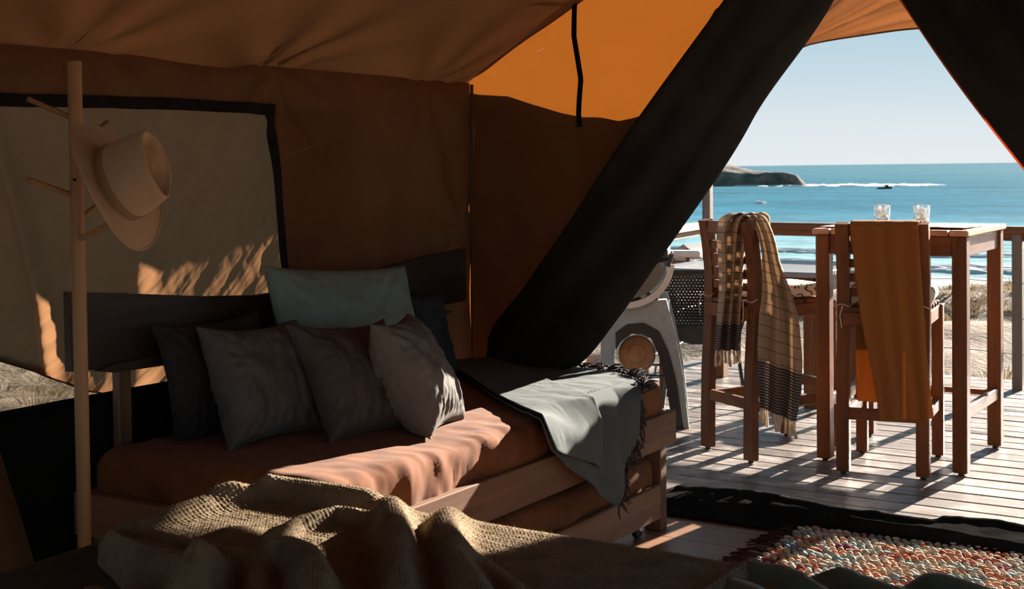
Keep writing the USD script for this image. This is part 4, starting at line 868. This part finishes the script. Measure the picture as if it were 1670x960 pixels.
def seat_cushion(label, c, rot, face, side, rl, rr):
    t_ = thing('seat_cushion', label, 'seat cushion', (c[0], c[1], .7195), rot)
    m = rounded((.37, .40, .056), .026, .016); v = m.vertices; m.vertices = v * np.array([1, 1, 1]) + np.array(m.vertex_normals) * (.010 * (np.cos(v[:, 0] * 8) * np.cos(v[:, 1] * 7.5)) + .006 * fbm(v + 2, 14, 3, 190))[:, None] + [0, .02, .038]
    obj('pad', m, m_pat, t_, True)
    co, si = math.cos(-rot), math.sin(-rot)
    for p in (rl, rr):
        q = np.array([p[0] - c[0], p[1] - c[1]]); q = np.array([co * q[0] - si * q[1], si * q[0] + co * q[1]]); s_ = 1 if q[0] > 0 else -1; r_ = .036
        loop = [(q[0] + r_ * math.cos(a_), q[1] + r_ * .85 * math.sin(a_), .012 + .006 * math.sin(3 * a_)) for a_ in np.linspace(PI / 2, PI / 2 - s_ * 2 * PI, 18)]
        tail = [(q[0] - s_ * .005, q[1] - .034, .012), (q[0] + s_ * .006, q[1] - .040, -.03), (q[0] - s_ * .002, q[1] - .038, -.085)]
        obj('tie_string', cat([tube(loop, .0019, 6), tube(tail, .0019, 6)]), m_string, t_, True)
c1 = ((-2.566, 5.731), (-2.276, 5.55), (-2.35, 6.19), (-2.069, 6.008))
c2 = ((-1.852, 5.556), (-1.525, 5.611), (-1.905, 5.985), (-1.582, 6.069))
s1 = bar_chair('slat-backed timber bar chair left of the table, turned at an angle', *c1)
s2 = bar_chair('slat-backed timber bar chair drawn up to the near side of the table', *c2)
seat_cushion('patterned cream seat cushion on the left bar chair', *s1, c1[0], c1[1])
seat_cushion('patterned cream seat cushion on the bar chair at the table', *s2, c2[0], c2[1])

# ---- towels
m_tow = M('striped_towel', {'a': ('attribute', {'attribute': 'st'}), 's': ('separate_xyz', {}),
    'm1': ('math', {'math_type': 'multiply', 'value2': 1 / .052}), 'f1': ('math', {'math_type': 'fraction'}), 'l1': ('math', {'math_type': 'less_than', 'value2': .055}),
    'm2': ('math', {'math_type': 'multiply', 'value2': 1 / .0135}), 'f2': ('math', {'math_type': 'fraction'}), 'l2': ('math', {'math_type': 'less_than', 'value2': .22}),
    'band': ('math', {'math_type': 'greater_than', 'value2': 1.0}), 'c1': ('mix_color', {'a': (.42, .32, .225), 'b': (.06, .05, .05)}), 'c2': ('mix_color', {'a': (.075, .068, .072), 'b': (.42, .36, .30)}), 'c': ('mix_color', {}),
    'p': ('principled_bsdf', {'roughness': .95, 'specular_ior_level': .1}), 't': ('translucent_bsdf', {}), 'x': ('mix_closure', {'fac': .38})},
    [('a.vector', 's.vector'), ('s.y', 'm1.value1'), ('m1.value', 'f1.value1'), ('f1.value', 'l1.value1'), ('s.y', 'm2.value1'), ('m2.value', 'f2.value1'), ('f2.value', 'l2.value1'), ('s.y', 'band.value1'),
     ('l1.value', 'c1.fac'), ('l2.value', 'c2.fac'), ('band.value', 'c.fac'), ('c1.result', 'c.a'), ('c2.result', 'c.b'), ('c.result', 'p.base_color'), ('c.result', 't.color'), ('p.BSDF', 'x.closure1'), ('t.BSDF', 'x.closure2')], 'x.closure')
def strand(centre, width, wdir, ndir, pleats, amp, v0, v1, seed, n=160, k=64, th=.0025, phase=0.0, slant=0.0):
    """a hanging gathered cloth: centre line, widths along it, pleats across; v runs from v0 to v1 (metres of cloth)"""
    Cc = smooth_path(centre, n); W = np.interp(np.linspace(0, 1, n), np.linspace(0, 1, len(width)), width); t_ = np.linspace(0, 1, n)[:, None]; u = np.linspace(-.5, .5, k)[None]
    wd, nd = np.array(wdir, float), np.array(ndir, float); wd /= np.linalg.norm(wd); nd /= np.linalg.norm(nd)
    Q = stk([u * 3 + 0 * t_, t_ * 3 + 0 * u, 0 * t_ + 0 * u], -1)
    pl = amp * np.sin(2 * PI * pleats * (u + .12 * fbm(Q, 1.2, 2, seed)) + phase + 1.2 * t_) * (.55 + .45 * sst(t_ * 3)) + .012 * fbm(Q, 2.2, 3, seed + 1)
    P = Cc[:, None] + (u * W[:, None])[..., None] * wd + pl[..., None] * nd
    P[..., 2] -= slant * u * sst(t_ * 1.5)
    uvv = stk([(u + 0 * t_).ravel(), (v0 + (v1 - v0) * t_ + 0 * u).ravel()], 1)
    return solid(P, th), np.vstack([uvv, uvv]), P
def tassels(P, n, L, r, seed, nd):
    g = np.random.default_rng(seed); ms = []
    for i in range(n):
        q = P[-1, int((i + .5) / n * (P.shape[1] - 1))]; e = q + [g.normal() * .006, g.normal() * .006, -L * g.uniform(.75, 1.1)]
        m_ = (q + e) / 2 + g.normal(0, .003, 3)
        ms.append(tube([q + [0, 0, .004], q + [0, 0, -.008], m_, e], r, 6, scale=[.6, 1.0, .8, 1.25]))
    return ms
m_tas = fabric('cream_tassel', (.62, .53, .42), (.72, .63, .51), 80, transl=.3, tcol=(.6, .48, .34))
t1 = thing('towel', 'cream striped beach towel hung over the left bar chair', 'towel')
CR = (.843, .537, 0); CF = (.537, -.843, 0)
mm, uvm, P1 = strand([(-2.30, 5.715, 1.02), (-2.30, 5.69, 1.095), (-2.315, 5.63, 1.122), (-2.345, 5.575, 1.095), (-2.358, 5.555, 1.0), (-2.362, 5.55, .80), (-2.372, 5.545, .62), (-2.380, 5.545, .50)], [.10, .13, .15, .14, .118, .105, .112, .118, .122], CR, CF, 2.9, .027, .20, 1.14, 201, phase=.6)
obj('front_fall', mm, m_tow, t1, True, uv=uvm)
mm2, uvm2, P2 = strand([(-2.33, 5.63, 1.112), (-2.275, 5.60, 1.112), (-2.215, 5.575, 1.04), (-2.165, 5.54, .89), (-2.128, 5.525, .70), (-2.122, 5.515, .43), (-2.126, 5.50, .235)], [.08, .08, .085, .135, .185, .205, .20, .165], CR, CF, 2.4, .022, .20, 1.22, 205, phase=2.0, slant=.07)
obj('side_fall', mm2, m_tow, t1, True, uv=uvm2)
for q_ in tassels(P1, 9, .065, .006, 207, CF) + tassels(P2, 12, .07, .0065, 208, CF): obj('tassel', q_, m_tas, t1, True)

m_must = M('mustard_weave', {'a': ('attribute', {'attribute': 'st'}), 's': ('separate_xyz', {}), 'mx': ('math', {'math_type': 'multiply', 'value2': 1 / .042}), 'pp': ('math', {'math_type': 'pingpong', 'value2': 1.0}), 'k': ('math', {'math_type': 'multiply_add', 'value2': .016}),
    'my': ('math', {'math_type': 'multiply', 'value2': 1 / .0058}), 'sn': ('math', {'math_type': 'fraction'}), 'r': ('rgb_ramp', {'ramp': [(0, (.25, .105, .030)), (.3, (.25, .105, .030)), (.6, (.335, .148, .046)), (1, (.335, .148, .046))]}),
    'b': ('bump', {'strength': .5, 'distance': .002}), 'p': ('principled_bsdf', {'roughness': .95, 'specular_ior_level': .1}), 't': ('translucent_bsdf', {}), 'x': ('mix_closure', {'fac': .33})},
    [('a.vector', 's.vector'), ('s.x', 'mx.value1'), ('mx.value', 'pp.value1'), ('pp.value', 'k.value1'), ('s.y', 'k.value3'), ('k.value', 'my.value1'), ('my.value', 'sn.value1'), ('sn.value', 'r.fac'), ('r.color', 'p.base_color'), ('r.color', 't.color'), ('sn.value', 'b.height'), ('b.normal', 'p.normal'), ('p.BSDF', 'x.closure1'), ('t.BSDF', 'x.closure2')], 'x.closure')
t2 = thing('towel', 'mustard orange herringbone towel draped over the bar chair at the table', 'towel')
def fall(Lp, Rp, n, k, amp, seed, uscale, v0):
    L_, R_ = smooth_path(Lp, n), smooth_path(Rp, n); u = np.linspace(0, 1, k)[None]; P = L_[:, None] + (R_ - L_)[:, None] * u[..., None]
    t_ = np.linspace(0, 1, n)[:, None]; Q = stk([u * 2 + 0 * t_, t_ * 1.5 + 0 * u, 0 * u + 0 * t_], -1)
    w = amp * (fbm(Q, 2.2, 3, seed) + .35 * np.sin(u * 21 + 2 * t_)) * sst(t_ * 4)
    P = P + w[..., None] * np.array(CF); ln = np.r_[0, np.cumsum(np.linalg.norm(np.diff(L_, axis=0), axis=1))]
    uv_m = stk([(u * uscale + 0 * t_).ravel(), (v0 + ln[:, None] + 0 * u).ravel()], 1)
    return solid(P, .003), np.vstack([uv_m, uv_m])
mF, uF = fall([(-1.815, 5.60, 1.075), (-1.808, 5.555, 1.098), (-1.80, 5.50, 1.075), (-1.775, 5.492, .85), (-1.752, 5.495, .672), (-1.70, 5.50, .40), (-1.678, 5.50, .252)],
              [(-1.535, 5.65, 1.075), (-1.53, 5.602, 1.098), (-1.525, 5.545, 1.075), (-1.51, 5.54, .85), (-1.497, 5.54, .672), (-1.478, 5.545, .42), (-1.462, 5.55, .275)], 150, 70, .018, 211, .33, 0)
obj('front_fall', mF, m_must, t2, True, uv=uF)
mG, uG = fall([(-1.815, 5.60, 1.076), (-1.82, 5.628, 1.03), (-1.822, 5.64, .80), (-1.83, 5.66, .55), (-1.825, 5.66, .30)], [(-1.535, 5.65, 1.076), (-1.54, 5.675, 1.03), (-1.55, 5.69, .80), (-1.56, 5.70, .55), (-1.56, 5.70, .30)], 100, 60, .014, 213, .33, .05)
obj('back_fall', mG, m_must, t2, True, uv=uG)

# ---- on the bar table
m_glass = M('cut_glass', {'p': ('principled_bsdf', {'base_color': (.97, .985, .98), 'roughness': .02, 'transmission_weight': 1.0, 'ior': 1.5})}, [], 'p.BSDF')
m_ice = M('white_ice', {'p': ('principled_bsdf', {'base_color': (.93, .95, .96), 'roughness': .2}), 't': ('translucent_bsdf', {'color': (.93, .95, .96)}), 'x': ('mix_closure', {'fac': .6})}, [('p.BSDF', 'x.closure1'), ('t.BSDF', 'x.closure2')], 'x.closure')  # for white pieces added in the tumblers to imitate sun sparkle on glass
def tumbler(label, x_, y_):
    t_ = thing('glass', label, 'glass', (x_, y_, 1.0505))
    n = 48; prof = [(0, 0), (.031, 0), (.0335, .003), (.0345, .02), (.0365, .05), (.0385, .088), (.0388, .0925), (.0372, .0935), (.0362, .088), (.0325, .03), (.031, .016), (.026, .0125), (0, .012)]
    m = lathe(prof, n); v = m.vertices; a_ = np.arctan2(v[:, 1], v[:, 0]); r_ = np.hypot(v[:, 0], v[:, 1]); o = (r_ > .030) & (v[:, 2] < .07) & (v[:, 2] > .002)
    idx = np.arange(len(v)) % len(prof); o = o & (idx < 5)
    f_ = 1 - .06 * np.abs(np.sin(a_ * 8 + v[:, 2] * 60)) * o; v[:, 0] *= f_; v[:, 1] *= f_
    m.vertices = v; obj('tumbler', m, m_glass, t_, 25)
    ice = []
    g = np.random.default_rng(int(abs(x_) * 1000))
    for q in range(26):
        c_ = rbox((.014, .013, .012), bev=.002); c_.apply_transform(trimesh.transformations.random_rotation_matrix(g.random(3))); c_.apply_translation([g.uniform(-.021, .021), g.uniform(-.021, .021), .023 + q * .0023]); ice.append(c_)
    obj('ice', cat(ice), m_ice, t_, 30)
tumbler('cut glass tumbler on the left of the table top', -1.895, 6.27)
tumbler('cut glass tumbler on the right of the table top', -1.705, 6.26)
m_mat = fabric('placemat', (.40, .27, .16), (.52, .36, .23), 50, weave=600, bump=.5)
def placemat(label, x0, x1, y0, y1, seed):
    x_, y_ = np.meshgrid(np.linspace(x0, x1, 40), np.linspace(y0, y1, 30), indexing='ij'); Q = stk([x_, y_, 0 * x_], -1)
    e = np.minimum(np.minimum(x_ - x0, x1 - x_), np.minimum(y_ - y0, y1 - y_))
    z_ = 1.0545 + .010 * np.clip(fbm(Q, 9, 2, seed) + .1, 0, 1) + .016 * np.exp(-e / .03) * np.clip(fbm(Q, 6, 2, seed + 1) + .15, 0, 1)
    tag(obj('placemat', solid(stk([x_, y_, z_], -1), .003), m_mat, None, True), label, 'placemat')
placemat('tan cloth placemat curling at the left edge of the table top', -2.03, -1.80, 5.78, 6.12, 221)
placemat('tan cloth placemat curling to the right of the mustard towel on the table top', -1.60, -1.40, 5.80, 6.16, 225)

# ---- dining table with black shell chair and stool behind
dt = thing('dining_table', 'low outdoor dining table, its top coloured grey for sky reflection, by the sea-side railing', 'table')
m_dtop = wood('silver_top', (.12, .12, .125), (.19, .19, .195), 'x', .35, 16, .12, .5, .12)  # grey tone paints the reflected sky onto the table top
for x_ in (-3.38, -2.5):
    for y_ in (6.99, 7.74): obj('leg', rbox((.08, .08, .70), (x_, y_, .35), .004), m_st['z'], dt)
for y_ in (6.975, 7.755): obj('apron', rbox((.90, .028, .09), (-2.945, y_, .672), .003), m_st['x'], dt)
for x_ in (-3.40, -2.49): obj('apron', rbox((.028, .70, .09), (x_, 7.365, .672), .003), m_st['y'], dt)
for k in range(7): obj('top_plank', rbox((1.02, .118, .03), (-2.95, 6.995 + k * .1235, .733), .004), m_dtop, dt)
def shell_chair(label, loc, rot):
    t_ = thing('shell_chair', label, 'chair', loc, rot)
    pl = Polygon([(-.20, .03), (-.15, -.02), (-.07, -.045), (.07, -.045), (.15, -.02), (.20, .03), (.232, .13), (.232, .23), (.175, .36), (-.175, .36), (-.232, .23), (-.232, .13)]).buffer(.02).buffer(-.012)
    holes = [Point(-.2 + .0185 * i + (.00925 if j % 2 else 0), .05 + .0165 * j).buffer(.0036, 3) for i in range(23) for j in range(18)]
    inside = pl.buffer(-.028); from_ = [h for h in holes if inside.contains(h)]
    from shapely import union_all
    back = trimesh.creation.extrude_polygon(pl.difference(union_all(from_)), .006, engine='earcut'); v = back.vertices
    back.vertices = stk([v[:, 0], .0 - v[:, 2] - .30 * v[:, 0] ** 2 * -1 - .10 * (v[:, 1] / .36) - .14, v[:, 1] + .405], 1)
    obj('backrest', back, m_dkplastic, t_, 30, label='perforated black backrest')
    seat = rounded((.44, .42, .03), .014, .03); sv = seat.vertices; seat.vertices = sv + stk([0 * sv[:, 0], 0 * sv[:, 0], .02 * (sv[:, 0] / .22) ** 2 - .01 * (sv[:, 1] / .2)], 1) + [0, .08, .43]
    obj('seat', seat, m_dkplastic, t_, True)
    for sx in (-1, 1):
        for sy in (-1, 1): obj('leg', rod((sx * .17, .08 + sy * .15, .425), (sx * .23, .08 + sy * .23, 0), .011, 12), m_dkplastic, t_)
shell_chair('black plastic shell chair with a perforated back, beside the grill', (-3.07, 6.81, 0), math.radians(24))
sl = thing('stool', 'low black plastic stool beside the dining table', 'stool', (-2.26, 7.42, 0))
obj('stool_seat', lathe([(0, .42), (.15, .42), (.165, .428), (.165, .44), (.15, .452), (0, .447)], 32), m_dkplastic, sl, 40)
for k in range(4): obj('leg', rod((.11 * math.cos(k * PI / 2 + .78), .11 * math.sin(k * PI / 2 + .78), .425), (.15 * math.cos(k * PI / 2 + .78), .15 * math.sin(k * PI / 2 + .78), 0), .011, 10), m_dkplastic, sl)

# ---- gas grill on its cart
gr = thing('gas_grill', 'grey portable gas grill on an arched plastic cart by the doorway', 'grill', (-3.075, 6.06, 0), math.radians(25))
def frame2(y0, th):
    o = Polygon([(-.235, 0), (-.215, .35), (-.20, .62), (-.10, .645), (.05, .655), (.125, .66), (.165, .50), (.205, .28), (.235, 0)])
    i = Polygon([(-.172, -.01), (-.165, .32), (-.150, .40), (-.115, .455), (-.06, .495), (0, .50), (.055, .47), (.095, .38), (.13, .24), (.165, -.01)])
    p = o.difference(i).buffer(.006).buffer(-.006); m = trimesh.creation.extrude_polygon(p, th, engine='earcut'); v = m.vertices
    m.vertices = stk([v[:, 0], y0 + v[:, 2], v[:, 1]], 1); return m
obj('cart_frame', frame2(-.05, .07), m_grey, gr, 25)
def arch_band():
    i = Polygon([(-.172, -.01), (-.165, .32), (-.150, .40), (-.115, .455), (-.06, .495), (0, .50), (.055, .47), (.095, .38), (.13, .24), (.165, -.01)])
    p = i.buffer(.042).difference(i.buffer(-.012)).intersection(Polygon([(-.135, .40), (-.135, .6), (.3, .6), (.3, .0), (.05, .0)]))
    m = trimesh.creation.extrude_polygon(p if p.geom_type == 'Polygon' else max(p.geoms, key=lambda g: g.area), .09, engine='earcut'); v = m.vertices
    m.vertices = stk([v[:, 0], -.056 + v[:, 2], np.maximum(v[:, 1], .001)], 1); return m
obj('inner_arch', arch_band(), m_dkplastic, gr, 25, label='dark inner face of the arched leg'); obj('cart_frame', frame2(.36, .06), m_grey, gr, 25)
for x_ in (-.185, .12): obj('side_beam', rbox((.035, .36, .05), (x_, .19, .60), .005), m_grey, gr)
for x_ in (-.1, .06): obj('shelf_rod', rod((x_, 0, .262), (x_, .38, .262), .006, 10), m_dkplastic, gr)
obj('shelf_rod', rod((-.19, .0, .262), (.12, .0, .262), .006, 10), m_dkplastic, gr); obj('shelf_rod', rod((-.19, .38, .262), (.12, .38, .262), .006, 10), m_dkplastic, gr)
obj('hinge_bolt', trimesh.creation.cylinder(radius=.016, height=.02, sections=18, transform=trimesh.transformations.translation_matrix([-.19, -.055, .575]) @ trimesh.transformations.rotation_matrix(PI / 2, [1, 0, 0])), m_dkplastic, gr)
for x_ in (-.06, .06): obj('bracket', rbox((.05, .06, .035), (x_, -.01, .668), .006), m_dkplastic, gr)
# bowl and lid: half ovals run back from the front end
def oval(h0, h1, ax, az, y0, y1, cz, cx, end=.25):
    a_ = np.linspace(h0, h1, 28); prof = stk([cx + ax * np.cos(a_), cz + az * np.sin(a_)], 1); ysn = np.linspace(y0, y1, 22); V = []
    for i, y in enumerate(ysn):
        f = (i / 21 * 2 - 1); k = (1 - abs(f) ** 6 * end)
        V.append(stk([cx + (prof[:, 0] - cx) * k, np.full(28, y), cz + (prof[:, 1] - cz) * k], 1))
    n, k = 22, 28; V = np.vstack(V); Fc = grid_faces(n, k).tolist()
    c0, c1 = len(V), len(V) + 1; V = np.vstack([V, [cx, y0, cz], [cx, y1, cz]])
    Fc += [[c0, j, j + 1] for j in range(k - 1)] + [[c1, (n - 1) * k + j + 1, (n - 1) * k + j] for j in range(k - 1)]
    Fc += [[c0, i * k + k, i * k] for i in range(0)]
    return T(V, Fc)
bx = -.08
obj('bowl', oval(PI, 2 * PI, .225, .215, -.06, .42, .855, bx), m_dkplastic, gr, 40)
arc = [(bx + .232 * math.cos(a_), -.065, .855 + .222 * math.sin(a_)) for a_ in np.linspace(PI * 1.02, PI * 1.98, 40)]
obj('bowl_rim', sweep(arc, [(-.016, -.012), (.016, -.012), (.016, .012), (-.016, .012)], up=(0, 1, 0)), m_alu, gr, 40, label='pale aluminium band round the bowl')
m_olive = plain('olive_panel', (.13, .12, .095), .4)
obj('end_panel', trimesh.creation.extrude_polygon(Polygon([(bx + .19 * math.cos(a_), .845 + .18 * math.sin(a_)) for a_ in np.linspace(PI, 2 * PI, 30)]), .012, engine='earcut', transform=trimesh.transformations.translation_matrix([0, -.062, 0]) @ trimesh.transformations.rotation_matrix(PI / 2, [1, 0, 0])), m_olive, gr, 30)
obj('lid', oval(0, PI, .225, .17, -.05, .41, .885, bx), m_dkplastic, gr, 40)
obj('side_shelf', rbox((.27, .15, .045), (-.115, -.14, .862), .008), m_white, gr, label='pale folding side shelf'); obj('side_shelf', rbox((.20, .10, .035), (.20, .30, .872), .008), m_white, gr, label='pale folding side shelf')
obj('shelf_hinge', rbox((.05, .05, .04), (.135, .22, .868), .006), m_st['x'], gr)
obj('lid_clip', cat([rod((bx + .215, -.07, .83), (bx + .235, -.07, .895), .013, 12), rbox((.03, .03, .05), (bx + .20, -.075, .895), .006)]), m_dkplastic, gr)
m_log = wood('log_end', (.40, .20, .10), (.58, .33, .18), 'z', .6, 22, .1)
lg = thing('wooden_drum', 'round brown wooden drum under the grill between the cart legs', 'drum', mat4=trimesh.transformations.translation_matrix([-3.155, 6.14, .362]) @ trimesh.geometry.align_vectors([0, 0, 1], [.50, -.83, .12]))
obj('shell', lathe([(0, -.16), (.086, -.16), (.094, -.15), (.098, 0), (.094, .085), (.088, .09)], 44), m_log, lg, 30)
obj('end_face', lathe([(.089, .088), (.086, .076), (.05, .074), (.046, .078), (.0, .078)], 44), m_log, lg, 30)
obj('hoop', lathe([(.0945, .088), (.0975, .088), (.0995, .055), (.0965, .055), (.0945, .088)], 44), m_alu, lg, 30, label='grey metal hoop')
# ---- little pot beyond the foot of the daybed
cr = thing('log_stool', 'dark wooden stool outside the doorway beyond the daybed', 'stool', (-2.72, 4.92, 0))
obj('stool_top', lathe([(0, .44), (.13, .44), (.14, .447), (.14, .468), (.13, .474), (0, .474)], 32), m_dark_y, cr, 35)
for k in range(3): obj('leg', rod((.09 * math.cos(k * 2.094), .09 * math.sin(k * 2.094), .442), (.13 * math.cos(k * 2.094), .13 * math.sin(k * 2.094), 0), .014, 12), m_dark_z, cr)
m_birch = M('birch_bark', {'tc': ('texture_coordinate', {}), 'v': ('voronoi_texture', {'scale': 110.0}), 'r': ('rgb_ramp', {'ramp': [(.0, (.10, .08, .07)), (.25, (.12, .10, .09)), (.34, (.52, .48, .44)), (1, (.60, .56, .52))]}), 'p': ('principled_bsdf', {'roughness': .8})}, [('tc.object', 'v.vector'), ('v.distance', 'r.fac'), ('r.color', 'p.base_color')], 'p.BSDF')
pt = thing('candle_pot', 'small pale speckled pot on the stool beyond the throw', 'pot', (-2.712, 4.888, .4745))
obj('pot_body', lathe([(0, 0), (.026, 0), (.030, .004), (.033, .068), (.031, .071), (.028, .068), (.027, .05), (0, .048)], 28), m_birch, pt, 35)

# ================================================================ BEYOND THE DECK
hp = np.array([-18.45, 41.6]); gzv = float(ground_z(np.array([hp[0]]), np.array([hp[1]]))[0])
hu = thing('beach_shelter', 'timber beach shelter with a pale gable roof beyond the deck', 'shelter', (hp[0], hp[1], gzv), math.radians(-22))
E_ = -1.29 - gzv; m_hut = wood('hut_roof', (.20, .18, .165), (.30, .275, .255), 'y', .7, 6, .1)
for s_ in (-1, 1):
    for k in range(5):
        f0, f1 = k / 5, (k + 1) / 5; x0_, x1_ = s_ * 1.3 * f0, s_ * 1.3 * f1 * 1.02
        obj('roof_board', beam(((x0_ + x1_) / 2, -1.3, E_ - .62 * (f0 + f1) / 2), ((x0_ + x1_) / 2, 1.3, E_ - .62 * (f0 + f1) / 2), .30, .03, .004, up=(s_ * .475, 0, .88)), m_hut, hu)
for x_ in (-.75, .0, .75):
    for y_ in (-1.1, 1.1): obj('post', rbox((.10, .10, E_ - (.12 if x_ == 0 else .48)), (x_, y_, (E_ - (.12 if x_ == 0 else .48)) / 2), .004), m_st['z'], hu)
for y_ in (-1.1, 1.1): obj('tie_beam', rbox((1.8, .08, .12), (0, y_, E_ - .62), .004), m_st['x'], hu)
tag(thing('motor_boat', 'small dark motor boat out on the sea', 'boat', (-100.3, 334.2, -5.0), .5), None)
def hull(Lh, Wh, Hh):
    t_ = np.linspace(0, 1, 24)[:, None]; q = np.linspace(-1, 1, 17)[None]
    w_ = Wh / 2 * np.sin(np.clip((1 - t_) * 2.2, 0, PI / 2)) ** .7; x_ = (t_ - .5) * Lh + 0 * q; y_ = w_ * np.sign(q) * np.abs(q) ** .6; z_ = Hh * np.abs(q) ** 2.2 * (1 + .4 * t_ ** 2) - Hh * .35
    m = solid(stk([x_, y_, z_], -1), .06); return m
mbp = stage.GetPrimAtPath('/World/motor_boat'); mbx = UsdGeom.Xform(mbp)
obj('hull', hull(3.6, 1.3, .6), m_dkplastic, mbx, 40); obj('cabin', rbox((.8, .9, .9), (.5, 0, .6), .1), m_dkplastic, mbx); obj('seat', rbox((.35, .8, .25), (-.6, 0, .3), .04), m_dkplastic, mbx)
db2 = thing('dinghy', 'small white dinghy moored closer in on the sea', 'boat', (-83.0, 207.4, -5.0), 2.6)
obj('hull', hull(2.0, .9, .5), m_white, db2, 40); obj('thwart', rbox((.2, .8, .06), (0, 0, .2), .01), m_white, db2); obj('outboard', rbox((.15, .15, .4), (-1.0, 0, .3), .03), m_white, db2)
